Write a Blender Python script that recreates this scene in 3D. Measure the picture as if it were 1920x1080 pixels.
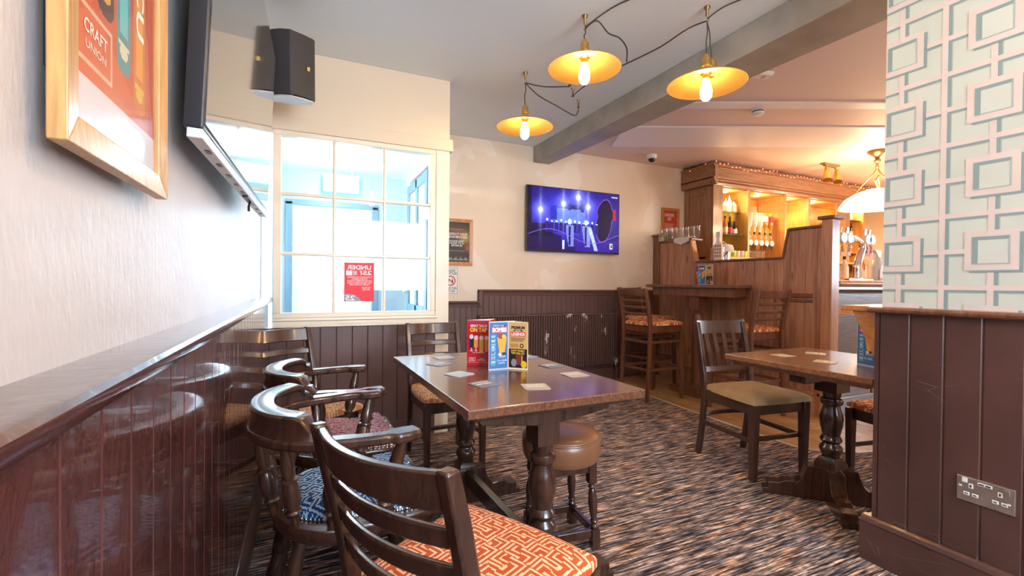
import bpy, math, random
import numpy as np
from mathutils import Vector, Matrix
random.seed(7)
PI=math.pi
scn=bpy.context.scene
for o in list(bpy.data.objects): bpy.data.objects.remove(o)
COL=scn.collection
# ------------------------------------------------------------------ camera
cd=bpy.data.cameras.new('camera'); cam=bpy.data.objects.new('camera',cd); COL.objects.link(cam); scn.camera=cam
cd.sensor_width=36; cd.lens=853/1920*36; cd.clip_start=.02
yw,pt,rl=map(math.radians,(24.595,-.569,.536))
F=Vector((math.sin(yw)*math.cos(pt),math.cos(yw)*math.cos(pt),math.sin(pt)))
Rr=Vector((math.cos(yw),-math.sin(yw),0)); Uu=Rr.cross(F)
R2=Rr*math.cos(rl)+Uu*math.sin(rl); U2=-Rr*math.sin(rl)+Uu*math.cos(rl)
M=Matrix((R2,U2,-F)).transposed().to_4x4(); M.translation=(0,0,1.1); cam.matrix_world=M
# ------------------------------------------------------------------ world, light, exposure
scn.view_settings.view_transform='Standard'; scn.view_settings.look='None'
scn.view_settings.exposure=0.1; scn.view_settings.gamma=1; scn.view_settings.use_curve_mapping=False
scn.cycles.transparent_max_bounces=40
W=bpy.data.worlds.new('world'); scn.world=W; W.use_nodes=True
W.node_tree.nodes['Background'].inputs[0].default_value=(.68,.84,1,1)
W.node_tree.nodes['Background'].inputs[1].default_value=23
def portal(loc,rot,sx,sy):
    l=bpy.data.lights.new('sky_portal','AREA'); l.shape='RECTANGLE'; l.size=sx; l.size_y=sy
    l.cycles.is_portal=True
    o=bpy.data.objects.new('sky_portal',l); COL.objects.link(o); o.location=loc; o.rotation_euler=rot
def area(loc,rot,sx,sy,power,col):
    l=bpy.data.lights.new('area_light','AREA'); l.shape='RECTANGLE'; l.size=sx; l.size_y=sy
    l.energy=power; l.color=col
    o=bpy.data.objects.new('area_light',l); COL.objects.link(o); o.location=loc; o.rotation_euler=rot
def spot(loc,power,col,size=1.6,r=.03,rot=(0,0,0)):
    l=bpy.data.lights.new('spot_light','SPOT'); l.energy=power; l.color=col; l.spot_size=size; l.shadow_soft_size=r; l.spot_blend=.6
    o=bpy.data.objects.new('spot_light',l); COL.objects.link(o); o.location=loc; o.rotation_euler=rot
def point(loc,power,col,r=.03):
    l=bpy.data.lights.new('lamp_light','POINT'); l.energy=power; l.color=col; l.shadow_soft_size=r
    o=bpy.data.objects.new('lamp_light',l); COL.objects.link(o); o.location=loc
# daylight enters through the lobby door, an assumed big window behind the camera and one added on the far right
portal((.25,4.62,.95),(-PI/2,0,0),.8,1.8)
portal((1.6,-2.24,1.6),(PI/2,0,0),2.2,1.3)
portal((8.1,.3,1.6),(0,PI/2,0),1.0,1.3)
point((.25,3.85,2.05),30,(.80,.92,1),.05)
# ------------------------------------------------------------------ materials
def newmat(n):
    m=bpy.data.materials.new(n); m.use_nodes=True; nt=m.node_tree; return m,nt,nt.nodes['Principled BSDF']
def nd(nt,t,**k):
    n=nt.nodes.new(t)
    for a,b in k.items(): setattr(n,a,b)
    return n
def coords(nt,scale=(1,1,1),rot=(0,0,0)):
    tc=nd(nt,'ShaderNodeTexCoord'); mp=nd(nt,'ShaderNodeMapping')
    mp.inputs['Scale'].default_value=scale; mp.inputs['Rotation'].default_value=rot
    nt.links.new(tc.outputs['Object'],mp.inputs[0]); return mp
def ramp(nt,fac,stops):
    r=nd(nt,'ShaderNodeValToRGB'); el=r.color_ramp.elements
    while len(el)<len(stops): el.new(.5)
    for e,(p,c) in zip(el,stops): e.position=p; e.color=(*c,1)
    nt.links.new(fac,r.inputs[0]); return r
def bump(nt,b,h,st,dist=.01):
    n=nd(nt,'ShaderNodeBump'); n.inputs['Strength'].default_value=st; n.inputs['Distance'].default_value=dist
    nt.links.new(h,n.inputs['Height']); nt.links.new(n.outputs[0],b.inputs['Normal'])
def plain(n,c,rough=.5,metal=0,coat=0,emit=None,es=1,noise=0,nscale=8,bmp=0,bscale=60,spec=None):
    m,nt,b=newmat(n); b.inputs['Base Color'].default_value=(*c,1); b.inputs['Roughness'].default_value=rough
    b.inputs['Metallic'].default_value=metal; b.inputs['Coat Weight'].default_value=coat; b.inputs['Coat Roughness'].default_value=.08
    if spec is not None: b.inputs['Specular IOR Level'].default_value=spec
    if emit: b.inputs['Emission Color'].default_value=(*emit,1); b.inputs['Emission Strength'].default_value=es
    if noise:
        mp=coords(nt); nz=nd(nt,'ShaderNodeTexNoise'); nz.inputs['Scale'].default_value=nscale; nz.inputs['Detail'].default_value=5
        nt.links.new(mp.outputs[0],nz.inputs[0])
        lo=tuple(x*(1-noise) for x in c); hi=tuple(min(1,x*(1+noise)) for x in c)
        r=ramp(nt,nz.outputs['Fac'],[(.3,lo),(.7,hi)]); nt.links.new(r.outputs[0],b.inputs['Base Color'])
    if bmp:
        mp=coords(nt); nz=nd(nt,'ShaderNodeTexNoise'); nz.inputs['Scale'].default_value=bscale; nz.inputs['Detail'].default_value=4
        nt.links.new(mp.outputs[0],nz.inputs[0]); bump(nt,b,nz.outputs['Fac'],bmp)
    return m
def wood(n,c1,c2,axis='x',rough=.3,coat=0,sc=1.,knots=False,bmp=.1,vary=0):
    m,nt,b=newmat(n); s={'x':(1.2,14,14),'y':(14,1.2,14),'z':(14,14,1.2)}[axis]
    mp=coords(nt,tuple(v*sc for v in s))
    nz=nd(nt,'ShaderNodeTexNoise'); nz.inputs['Scale'].default_value=2.2; nz.inputs['Detail'].default_value=7; nz.inputs['Distortion'].default_value=1.2
    src=mp.outputs[0]
    if vary:
        oi=nd(nt,'ShaderNodeObjectInfo'); va=nd(nt,'ShaderNodeVectorMath',operation='SCALE'); cx=nd(nt,'ShaderNodeCombineXYZ')
        nt.links.new(oi.outputs['Random'],cx.inputs[0]); nt.links.new(oi.outputs['Random'],cx.inputs[2])
        nt.links.new(cx.outputs[0],va.inputs[0]); va.inputs['Scale'].default_value=37
        ad=nd(nt,'ShaderNodeVectorMath',operation='ADD'); nt.links.new(src,ad.inputs[0]); nt.links.new(va.outputs[0],ad.inputs[1]); src=ad.outputs[0]
    nt.links.new(src,nz.inputs[0])
    mid=tuple((a+d)/2 for a,d in zip(c1,c2))
    r=ramp(nt,nz.outputs['Fac'],[(.28,c1),(.5,mid),(.72,c2)]); out=r.outputs[0]
    if knots:
        vo=nd(nt,'ShaderNodeTexVoronoi'); mk_=coords(nt,{'x':(2.5,9,9),'y':(9,2.5,9),'z':(9,9,2.5)}[axis])
        sr=mk_.outputs[0]
        vo.inputs['Scale'].default_value=1.; nt.links.new(sr,vo.inputs[0])
        kr=ramp(nt,vo.outputs['Distance'],[(.05,(.25,.2,.18)),(.17,(1,1,1))])
        mx=nd(nt,'ShaderNodeMix',data_type='RGBA',blend_type='MULTIPLY'); mx.inputs[0].default_value=.85
        nt.links.new(out,mx.inputs[6]); nt.links.new(kr.outputs[0],mx.inputs[7]); out=mx.outputs[2]
    if vary:
        hs=nd(nt,'ShaderNodeHueSaturation'); mr=nd(nt,'ShaderNodeMapRange'); mr.inputs[3].default_value=1-vary; mr.inputs[4].default_value=1+vary
        nt.links.new(oi.outputs['Random'],mr.inputs[0]); nt.links.new(mr.outputs[0],hs.inputs['Value']); nt.links.new(out,hs.inputs['Color']); out=hs.outputs[0]
    nt.links.new(out,b.inputs['Base Color']); b.inputs['Roughness'].default_value=rough; b.inputs['Coat Weight'].default_value=coat; b.inputs['Coat Roughness'].default_value=.12
    if bmp: bump(nt,b,nz.outputs['Fac'],bmp,.004)
    return m
def glassm(n,c=(1,1,1),rough=0.,mixf=.1):
    m,nt,b=newmat(n); nt.nodes.remove(b); out=nt.nodes['Material Output']
    tr=nd(nt,'ShaderNodeBsdfTransparent'); tr.inputs[0].default_value=(*c,1)
    gl=nd(nt,'ShaderNodeBsdfGlossy'); gl.inputs['Roughness'].default_value=rough
    fr=nd(nt,'ShaderNodeFresnel'); fr.inputs[0].default_value=1.45
    ad=nd(nt,'ShaderNodeMath',operation='ADD'); ad.inputs[1].default_value=mixf-.04; ad.use_clamp=True
    nt.links.new(fr.outputs[0],ad.inputs[0]); ge=nd(nt,'ShaderNodeNewGeometry'); iv=nd(nt,'ShaderNodeMath',operation='SUBTRACT'); iv.inputs[0].default_value=1; nt.links.new(ge.outputs['Backfacing'],iv.inputs[1]); ml=nd(nt,'ShaderNodeMath',operation='MULTIPLY'); nt.links.new(ad.outputs[0],ml.inputs[0]); nt.links.new(iv.outputs[0],ml.inputs[1])
    mx=nd(nt,'ShaderNodeMixShader'); nt.links.new(ml.outputs[0],mx.inputs[0]); nt.links.new(tr.outputs[0],mx.inputs[1]); nt.links.new(gl.outputs[0],mx.inputs[2])
    nt.links.new(mx.outputs[0],out.inputs[0]); return m
def printm(n,emis=0,rough=.4,coat=0):
    m,nt,b=newmat(n); a=nd(nt,'ShaderNodeAttribute'); a.attribute_name='Col'
    nt.links.new(a.outputs['Color'],b.inputs['Base Color']); b.inputs['Roughness'].default_value=rough; b.inputs['Coat Weight'].default_value=coat
    if emis:
        nt.links.new(a.outputs['Color'],b.inputs['Emission Color']); b.inputs['Emission Strength'].default_value=emis
        b.inputs['Base Color'].default_value=(0,0,0,1); nt.links.remove(b.inputs['Base Color'].links[0]); b.inputs['Roughness'].default_value=.25
    return m
M_dark=wood('dark_wood',(.030,.012,.008),(.075,.032,.02),'z',.22,.5,1,bmp=.05)
M_chair=wood('chair_wood',(.036,.015,.010),(.085,.036,.021),'z',.28,.4,1,bmp=.06)
M_stool=wood('stool_wood',(.10,.036,.018),(.21,.083,.04),'z',.33,.3,1,bmp=.06)
M_top=wood('tabletop_wood',(.085,.032,.016),(.20,.085,.045),'y',.22,.5,2.2,bmp=.05)
M_top2=wood('tabletop_wood2',(.15,.058,.024),(.31,.14,.065),'x',.24,.4,2.2,bmp=.05)
M_pine=wood('pine_board',(.27,.11,.065),(.58,.30,.18),'z',.33,.2,.8,True,.08,vary=.13)
M_pinedk=wood('pine_trim',(.12,.045,.025),(.25,.11,.06),'z',.33,.2,1,bmp=.06)
M_ora=wood('orange_wood',(.40,.15,.05),(.62,.28,.10),'x',.3,.3,1,bmp=.05)
M_cab=wood('cabinet_wood',(.20,.095,.045),(.40,.21,.11),'z',.4,.1,1.2,bmp=.08)
M_cabx=wood('cabinet_cornice_wood',(.20,.095,.045),(.40,.21,.11),'x',.4,.1,1.2,bmp=.08)
M_cabin=wood('cabinet_inside_wood',(.42,.19,.05),(.62,.33,.10),'z',.4,.1,1,bmp=.05)
M_grey=wood('grey_sheen_wood',(.10,.085,.085),(.20,.18,.185),'x',.3,.3,1.5,bmp=.2)  # daylight sheen on the brown bar front put into the grey
M_framew=wood('poster_frame_wood',(.40,.19,.06),(.66,.38,.13),'z',.35,.2,2.5,bmp=.25)
M_framew2=wood('small_frame_wood',(.40,.16,.045),(.62,.28,.09),'z',.35,.2,2,bmp=.1)
M_floorw=wood('oak_floor_board',(.40,.20,.075),(.66,.40,.18),'y',.35,.15,1,False,.1,vary=.14)
M_cream=plain('cream_paint',(.76,.62,.46),.55,bmp=.15,bscale=25)
M_creamgloss=plain('cream_gloss_paint',(.86,.75,.60),.3,coat=.2,noise=.05,nscale=6)
M_ceil=plain('ceiling_daylight_tint',(.82,.88,.92),.6,bmp=.12,bscale=9)  # blue cast of the daylight put into the ceiling colour
M_ceil2=plain('bar_ceiling_warm_tint',(.82,.68,.62),.6,bmp=.12,bscale=9)  # warm light over the bar put into its ceiling colour
M_streak=plain('ceiling_streak_light',(.92,.90,.93),.5)  # light streaks on the bar ceiling put into a paler colour
M_beam=plain('beam_paint',(.34,.33,.31),.45,noise=.15,nscale=5)
def wallm():
    m,nt,b=newmat('plaster_wall'); mp=coords(nt)
    nz=nd(nt,'ShaderNodeTexNoise'); nz.inputs['Scale'].default_value=1.3; nz.inputs['Detail'].default_value=3; nz.inputs['Distortion'].default_value=.4
    nt.links.new(mp.outputs[0],nz.inputs[0])
    r=ramp(nt,nz.outputs['Fac'],[(.40,(.80,.66,.52)),(.455,(.83,.69,.555)),(.545,(.85,.72,.58)),(.56,(.89,.79,.68))])
    nt.links.new(r.outputs[0],b.inputs['Base Color']); b.inputs['Roughness'].default_value=.55
    n2=nd(nt,'ShaderNodeTexNoise'); n2.inputs['Scale'].default_value=40; nt.links.new(mp.outputs[0],n2.inputs[0]); bump(nt,b,n2.outputs['Fac'],.15,.004)
    return m
M_wall=wallm()
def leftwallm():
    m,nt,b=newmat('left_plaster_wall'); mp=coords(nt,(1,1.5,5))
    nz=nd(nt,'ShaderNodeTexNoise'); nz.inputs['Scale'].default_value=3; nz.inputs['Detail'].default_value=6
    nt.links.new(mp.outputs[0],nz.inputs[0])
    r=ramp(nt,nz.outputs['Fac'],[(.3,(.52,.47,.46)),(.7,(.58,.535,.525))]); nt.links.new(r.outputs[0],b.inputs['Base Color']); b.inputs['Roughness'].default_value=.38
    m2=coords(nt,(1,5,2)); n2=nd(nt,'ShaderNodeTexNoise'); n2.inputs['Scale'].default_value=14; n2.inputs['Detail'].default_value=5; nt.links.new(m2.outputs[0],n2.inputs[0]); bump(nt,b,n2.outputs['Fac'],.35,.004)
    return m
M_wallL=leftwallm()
def glossbrown(n,c,rough,st):
    m,nt,b=newmat(n); mp=coords(nt,(1,1,.6))
    nz=nd(nt,'ShaderNodeTexNoise'); nz.inputs['Scale'].default_value=30 if st>.3 else 38; nz.inputs['Detail'].default_value=5; nz.inputs['Roughness'].default_value=.6
    nt.links.new(mp.outputs[0],nz.inputs[0]); bump(nt,b,nz.outputs['Fac'],st,.012 if st>.3 else .006)
    n2=nd(nt,'ShaderNodeTexNoise'); n2.inputs['Scale'].default_value=5; n2.inputs['Detail'].default_value=6; nt.links.new(mp.outputs[0],n2.inputs[0])
    r=ramp(nt,n2.outputs['Fac'],[(.3,tuple(x*.8 for x in c)),(.7,tuple(x*1.25 for x in c))]); 
    # pale hairline scratches
    m3=coords(nt,(1,3,9),(.6,0,0)); vo=nd(nt,'ShaderNodeTexVoronoi',feature='DISTANCE_TO_EDGE'); vo.inputs['Scale'].default_value=1.3; nt.links.new(m3.outputs[0],vo.inputs[0])
    n4=nd(nt,'ShaderNodeTexNoise'); n4.inputs['Scale'].default_value=4; nt.links.new(mp.outputs[0],n4.inputs[0])
    lt=nd(nt,'ShaderNodeMath',operation='LESS_THAN'); lt.inputs[1].default_value=.0045; nt.links.new(vo.outputs[0],lt.inputs[0])
    gt=nd(nt,'ShaderNodeMath',operation='GREATER_THAN'); gt.inputs[1].default_value=.60; nt.links.new(n4.outputs[0],gt.inputs[0])
    mu=nd(nt,'ShaderNodeMath',operation='MULTIPLY'); nt.links.new(lt.outputs[0],mu.inputs[0]); nt.links.new(gt.outputs[0],mu.inputs[1])
    m5=nd(nt,'ShaderNodeMath',operation='MULTIPLY'); m5.inputs[1].default_value=.24; nt.links.new(mu.outputs[0],m5.inputs[0])
    mx=nd(nt,'ShaderNodeMix',data_type='RGBA'); nt.links.new(m5.outputs[0],mx.inputs[0]); nt.links.new(r.outputs[0],mx.inputs[6]); mx.inputs[7].default_value=(.45,.33,.3,1)
    nt.links.new(mx.outputs[2],b.inputs['Base Color']); b.inputs['Roughness'].default_value=rough; b.inputs['Coat Weight'].default_value=.8 if st>.3 else .3; b.inputs['Coat Roughness'].default_value=.05 if st>.3 else .05
    return m
M_panL=glossbrown('glossy_brown_paint',(.088,.028,.026),.15,.42)
M_panCap=plain('glossy_brown_cap',(.085,.03,.028),.16,coat=.6,bmp=.15,bscale=30)
M_panC=glossbrown('brown_paint',(.085,.040,.034),.36,.05)
M_panB=plain('brown_paint_back',(.14,.078,.072),.4,coat=.1,noise=.12,nscale=4)
M_rad=None
def chipped(n,c):
    m,nt,b=newmat(n); mp=coords(nt,(1,1,.45)); nz=nd(nt,'ShaderNodeTexNoise'); nz.inputs['Scale'].default_value=11; nz.inputs['Detail'].default_value=3; nt.links.new(mp.outputs[0],nz.inputs[0])
    r=ramp(nt,nz.outputs['Fac'],[(.655,c),(.665,(.78,.73,.68))]); nt.links.new(r.outputs[0],b.inputs['Base Color']); b.inputs['Roughness'].default_value=.35; return m
M_rad=chipped('chipped_brown_paint',(.15,.085,.078))
M_radtop=chipped('chipped_trim_paint',(.15,.08,.07))
def carpetm():
    m,nt,b=newmat('carpet'); 
    def noise(scale,sc,det=3,rot=.04):
        mp=coords(nt,scale,(0,0,rot)); z=nd(nt,'ShaderNodeTexNoise'); z.inputs['Scale'].default_value=sc; z.inputs['Detail'].default_value=det; nt.links.new(mp.outputs[0],z.inputs[0]); return z.outputs['Fac']
    a=noise((3.6,48,1),2.,4); bb=noise((2.0,17,1),1.7,3); cc=noise((9,130,1),2.,2); d=noise((34,7,1),2,2)
    r1=ramp(nt,a,[(.38,(.018,.018,.024)),(.46,(.085,.074,.072)),(.53,(.17,.142,.128)),(.60,(.32,.265,.23)),(.70,(.60,.50,.42))])
    r2=ramp(nt,bb,[(.34,(.22,.25,.33)),(.44,(.52,.49,.50)),(.56,(.78,.66,.57)),(.66,(1.,.58,.28))])
    mx=nd(nt,'ShaderNodeMix',data_type='RGBA',blend_type='MULTIPLY'); mx.inputs[0].default_value=.85; nt.links.new(r1.outputs[0],mx.inputs[6]); nt.links.new(r2.outputs[0],mx.inputs[7])
    r3=ramp(nt,cc,[(.38,(.15,.15,.18)),(.56,(1.6,1.6,1.6))]); mx2=nd(nt,'ShaderNodeMix',data_type='RGBA',blend_type='MULTIPLY'); mx2.inputs[0].default_value=.8
    nt.links.new(mx.outputs[2],mx2.inputs[6]); nt.links.new(r3.outputs[0],mx2.inputs[7])
    r4=ramp(nt,d,[(.33,(.3,.3,.32)),(.45,(1,1,1))]); mx3=nd(nt,'ShaderNodeMix',data_type='RGBA',blend_type='MULTIPLY'); mx3.inputs[0].default_value=.45
    nt.links.new(mx2.outputs[2],mx3.inputs[6]); nt.links.new(r4.outputs[0],mx3.inputs[7])
    g=nd(nt,'ShaderNodeMix',data_type='RGBA',blend_type='MULTIPLY'); g.inputs[0].default_value=1; g.inputs[7].default_value=(2.2,2.15,2.2,1); nt.links.new(mx3.outputs[2],g.inputs[6])
    nt.links.new(g.outputs[2],b.inputs['Base Color']); b.inputs['Roughness'].default_value=.95; b.inputs['Specular IOR Level'].default_value=.1
    bump(nt,b,cc,.5,.004); return m
M_carpet=carpetm()
M_brass=plain('brass',(.80,.50,.16),.28,1)
M_shade=plain('brass_shade',(.82,.50,.14),.42,.85,noise=.15,nscale=6)
M_oldbrass=plain('aged_brass',(.30,.20,.09),.4,.9)
M_cord=plain('brown_cord',(.06,.045,.03),.7)
M_bulb=plain('glowing_bulb',(1,.8,.5),.3,emit=(1,.66,.28),es=140)
M_black=plain('black_plastic',(.018,.018,.022),.35)
M_speaker=plain('speaker_cabinet',(.030,.030,.036),.5,bmp=.1,bscale=200)
M_silver=plain('silver_plastic',(.62,.63,.66),.35)
M_screenoff=plain('dark_screen_glass',(.012,.014,.02),.035,coat=1,spec=1.)
M_screen=printm('screen_picture',1.5)
M_print=printm('printed_card',0,.3,.3)
M_fabric=printm('woven_fabric',0,.8)
M_white=plain('white_plastic',(.85,.85,.83),.35)
M_offwhite=plain('offwhite_card',(.80,.77,.70),.6)
M_steel=plain('brushed_steel',(.58,.53,.49),.33,.9,noise=.08,nscale=30)
M_chrome=plain('chrome',(.85,.86,.9),.08,1)
M_vinyl=plain('brown_vinyl',(.25,.105,.048),.32,coat=.15,noise=.12,nscale=6,bmp=.05)
M_suede=plain('tan_suede',(.40,.27,.14),.8,noise=.12,nscale=10,bmp=.1,bscale=200)
M_nail=plain('nailhead',(.55,.45,.32),.25,1)
M_glass=glassm('window_glass',(.97,.99,1),0,.08)
M_clear=glassm('drinking_glass',(.95,.96,.94),.03,.14)
M_shelfglass=glassm('shelf_glass',(.72,.9,.8),.02,.25)
M_bluepaint=plain('lobby_blue_paint',(.36,.50,.58),.5)
M_bluewood=plain('lobby_blue_gloss',(.12,.24,.33),.35)
M_lobby=plain('lobby_white_paint',(.82,.86,.88),.5)
M_frost=plain('frosted_pane',(.86,.92,.95),.5); M_frost.node_tree.nodes['Principled BSDF'].inputs['Transmission Weight'].default_value=.4
M_text_w=plain('white_ink',(.88,.87,.85),.5); M_text_y=plain('yellow_ink',(.95,.66,.08),.5); M_text_k=plain('black_ink',(.02,.02,.025),.5)
M_text_r=plain('red_ink',(.72,.04,.05),.5); M_text_b=plain('navy_ink',(.03,.06,.14),.5)
M_aqua=plain('wallpaper_ground',(.60,.65,.60),.5,noise=.05,nscale=5); M_wshade=plain('wallpaper_teal_print',(.24,.345,.36),.5); M_wband=plain('wallpaper_lattice_print',(.70,.61,.58),.5,noise=.04,nscale=14); M_wline=plain('wallpaper_line_print',(.37,.47,.48),.5)
M_towel=plain('white_towel',(.80,.76,.76),.9,bmp=.5,bscale=300)
M_exit=plain('exit_sign_panel',(.35,.8,.5),.4,emit=(.45,.95,.6),es=1.6)
M_red=plain('fairy_bulb',(.9,.2,.08),.4,emit=(1,.12,.05),es=6)
M_opal=plain('opal_shade',(.95,.85,.7),.3,emit=(1,.74,.45),es=1.7)
M_lampdisc=plain('downlight_disc',(1,.9,.7),.4,emit=(1,.75,.45),es=12)
M_wave=printm('card_face',0,.35,.2)
# ------------------------------------------------------------------ mesh builder
class MB:
    def __init__(s): s.v=[]; s.f=[]; s.m=[]; s.c=None
    def _add(s,vs,fs,mi=0):
        n=len(s.v); s.v+= [tuple(p) for p in vs]; s.f+=[tuple(i+n for i in f) for f in fs]; s.m+=[mi]*len(fs); return n
    def box(s,a,b,mi=0):
        x0,y0,z0=a; x1,y1,z1=b
        x0,x1=min(x0,x1),max(x0,x1); y0,y1=min(y0,y1),max(y0,y1); z0,z1=min(z0,z1),max(z0,z1)
        s._add([(x0,y0,z0),(x1,y0,z0),(x1,y1,z0),(x0,y1,z0),(x0,y0,z1),(x1,y0,z1),(x1,y1,z1),(x0,y1,z1)],
          [(0,3,2,1),(4,5,6,7),(0,1,5,4),(1,2,6,5),(2,3,7,6),(3,0,4,7)],mi); return s
    def loft(s,rings,mi=0,closed=True):
        k=len(rings[0]); vs=[p for r in rings for p in r]; fs=[]
        for i in range(len(rings)-1):
            for j in range(k):
                a=i*k+j; b=i*k+(j+1)%k; fs.append((a,b,b+k,a+k))
        if closed: fs.append(tuple(range(k))[::-1]); fs.append(tuple((len(rings)-1)*k+j for j in range(k)))
        s._add(vs,fs,mi); return s
    def rects(s,L,mi=0):   # (cx,cy,z,sx,sy)
        return s.loft([[(x-a/2,y-b/2,z),(x+a/2,y-b/2,z),(x+a/2,y+b/2,z),(x-a/2,y+b/2,z)] for x,y,z,a,b in L],mi)
    def lathe(s,prof,c=(0,0,0),n=20,mi=0,cap=True):
        rings=[[(c[0]+r*math.cos(2*PI*k/n),c[1]+r*math.sin(2*PI*k/n),c[2]+z) for k in range(n)] for r,z in prof]
        return s.loft(rings,mi,cap)
    def turned(s,p0,p1,prof,n=12,mi=0):
        p0=Vector(p0); p1=Vector(p1); d=p1-p0; L=d.length; q=d.to_track_quat('Z','Y').to_matrix()
        rings=[[p0+q@Vector((r*math.cos(2*PI*k/n),r*math.sin(2*PI*k/n),t*L)) for k in range(n)] for t,r in prof]
        return s.loft(rings,mi)
    def tube(s,pts,r,n=8,mi=0):
        pts=[Vector(p) for p in pts]; rings=[]
        N=None
        for i,p in enumerate(pts):
            t=(pts[min(i+1,len(pts)-1)]-pts[max(i-1,0)]).normalized()
            if N is None:
                N=t.orthogonal().normalized()
            N=(N-t*N.dot(t)).normalized(); B=t.cross(N); rr=r[i] if isinstance(r,(list,tuple)) else r
            rings.append([p+(N*math.cos(2*PI*k/n)+B*math.sin(2*PI*k/n))*rr for k in range(n)])
        return s.loft(rings,mi)
    def bar(s,p,q,w,h,mi=0):   # w horizontal, h vertical-ish
        p=Vector(p); q=Vector(q); t=(q-p).normalized(); up=Vector((0,0,1))
        if abs(t.z)>.95: up=Vector((1,0,0))
        a=t.cross(up).normalized(); b=a.cross(t)
        R=lambda c:[c-a*w/2-b*h/2,c+a*w/2-b*h/2,c+a*w/2+b*h/2,c-a*w/2+b*h/2]
        return s.loft([R(p),R(q)],mi)
    def strip(s,pts,t,h,mi=0):   # pts centre line; section t (normal in xy) x h (z); h may be list
        pts=[Vector(p) for p in pts]; rings=[]
        for i,p in enumerate(pts):
            d=(pts[min(i+1,len(pts)-1)]-pts[max(i-1,0)]); n=Vector((-d.y,d.x,0)).normalized()
            tt=t[i] if isinstance(t,(list,tuple)) else t; hh=h[i] if isinstance(h,(list,tuple)) else h
            rings.append([p-n*tt/2-Vector((0,0,hh/2)),p+n*tt/2-Vector((0,0,hh/2)),p+n*tt/2+Vector((0,0,hh/2)),p-n*tt/2+Vector((0,0,hh/2))])
        return s.loft(rings,mi)
    def prism(s,poly,t0,t1,plane='xy',mi=0):
        def P(a,b,t): return {'xy':(a,b,t),'xz':(a,t,b),'yz':(t,a,b)}[plane]
        k=len(poly); vs=[P(a,b,t0) for a,b in poly]+[P(a,b,t1) for a,b in poly]
        fs=[tuple(range(k))[::-1],tuple(range(k,2*k))]+[(i,(i+1)%k,(i+1)%k+k,i+k) for i in range(k)]
        s._add(vs,fs,mi); return s
    def sphere(s,c,r,n=10,m=6,mi=0,sz=1):
        prof=[(max(1e-4,r*math.sin(PI*i/m)),-r*sz*math.cos(PI*i/m)) for i in range(m+1)]
        return s.lathe(prof,c,n,mi)
    def xf(s,i0,Mx):
        for i in range(i0,len(s.v)): s.v[i]=tuple(Mx@Vector(s.v[i]))
        return s
def fixn(me):
    import bmesh
    bm=bmesh.new(); bm.from_mesh(me); bmesh.ops.recalc_face_normals(bm,faces=bm.faces); bm.to_mesh(me); bm.free()
def O(name,mb,mat,parent=None,smooth=False,bevel=0,label=None,seg=2,kind=None,loc=None,rz=None,autos=None,fix=True):
    me=bpy.data.meshes.new(name); me.from_pydata([tuple(p) for p in mb.v],[],mb.f)
    if fix: fixn(me)
    for m in (mat if isinstance(mat,(list,tuple)) else [mat]): me.materials.append(m)
    if any(mb.m): me.polygons.foreach_set('material_index',mb.m)
    if smooth:
        me.polygons.foreach_set('use_smooth',[True]*len(me.polygons))
        me.set_sharp_from_angle(angle=math.radians(autos or 42))
    o=bpy.data.objects.new(name,me); COL.objects.link(o)
    if parent: o.parent=parent
    if bevel:
        b=o.modifiers.new('bevel','BEVEL'); b.width=bevel; b.segments=seg; b.limit_method='ANGLE'; b.angle_limit=math.radians(40)
        if not smooth:
            pass
    if label: o['label']=label
    if kind: o['kind']=kind
    if loc: o.location=loc
    if rz: o.rotation_euler=(0,0,rz)
    return o
def T(name,label,cat,loc=(0,0,0),rz=0,group=None):
    o=bpy.data.objects.new(name,None); COL.objects.link(o); o.location=loc; o.rotation_euler=(0,0,rz); o.empty_display_size=.1
    tag(o,label,cat,group); return o
def tag(o,label,cat,group=None):
    o['label']=label; o['category']=cat
    if group: o['group']=group
    return o
KIDS={}
def copytree(o,parent=None):
    c=o.copy(); COL.objects.link(c)
    if parent: c.parent=parent
    for ch in [x for x in COL.objects if x.parent==o]: copytree(ch,c)
    return c
def dup(src,loc,rz=0,label=None,group=None,scale=None):
    c=copytree(src); c.location=loc; c.rotation_euler=(0,0,rz)
    if label: c['label']=label
    if group: c['group']=group
    if scale: c.scale=scale
    return c
def bx(name,a,b,mat,parent=None,bevel=0,kind=None,label=None):
    return O(name,MB().box(a,b),mat,parent,bevel=bevel,kind=kind,label=label)
# picture plane painted per vertex; local x = width, z = height, facing -y
def picture(name,w,h,nx,ny,fn,mat,parent=None,loc=(0,0,0),rot=(0,0,0)):
    us=(np.arange(nx)+.5)/nx; vs=(np.arange(ny)+.5)/ny
    U,V=np.meshgrid(us,vs); colr=np.clip(fn(U,V),0,1).reshape(-1,3)
    xs=(np.arange(nx+1)/nx-.5)*w; zs=(np.arange(ny+1)/ny-.5)*h
    X,Z=np.meshgrid(xs,zs); vv=np.stack([X,0*X,Z],-1).reshape(-1,3)
    i=np.arange(ny)[:,None]*(nx+1)+np.arange(nx)[None,:]; ff=np.stack([i,i+1,i+nx+2,i+nx+1],-1).reshape(-1,4)
    me=bpy.data.meshes.new(name); me.from_pydata(vv.tolist(),[],ff.tolist()); me.materials.append(mat)
    at=me.color_attributes.new('Col','FLOAT_COLOR','CORNER')
    cc=np.ones((len(ff)*4,4),np.float32); cc[:,:3]=np.repeat(colr,4,0); at.data.foreach_set('color',cc.ravel())
    o=bpy.data.objects.new(name,me); COL.objects.link(o); o.location=loc; o.rotation_euler=rot
    if parent: o.parent=parent
    return o
def srgb(*c): return np.array([ (x/255)**2.2 for x in c])
def lay(img,mask,c):
    c=np.asarray(c,float); m=np.asarray(mask,float)[...,None]; return img*(1-m)+c*m
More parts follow.
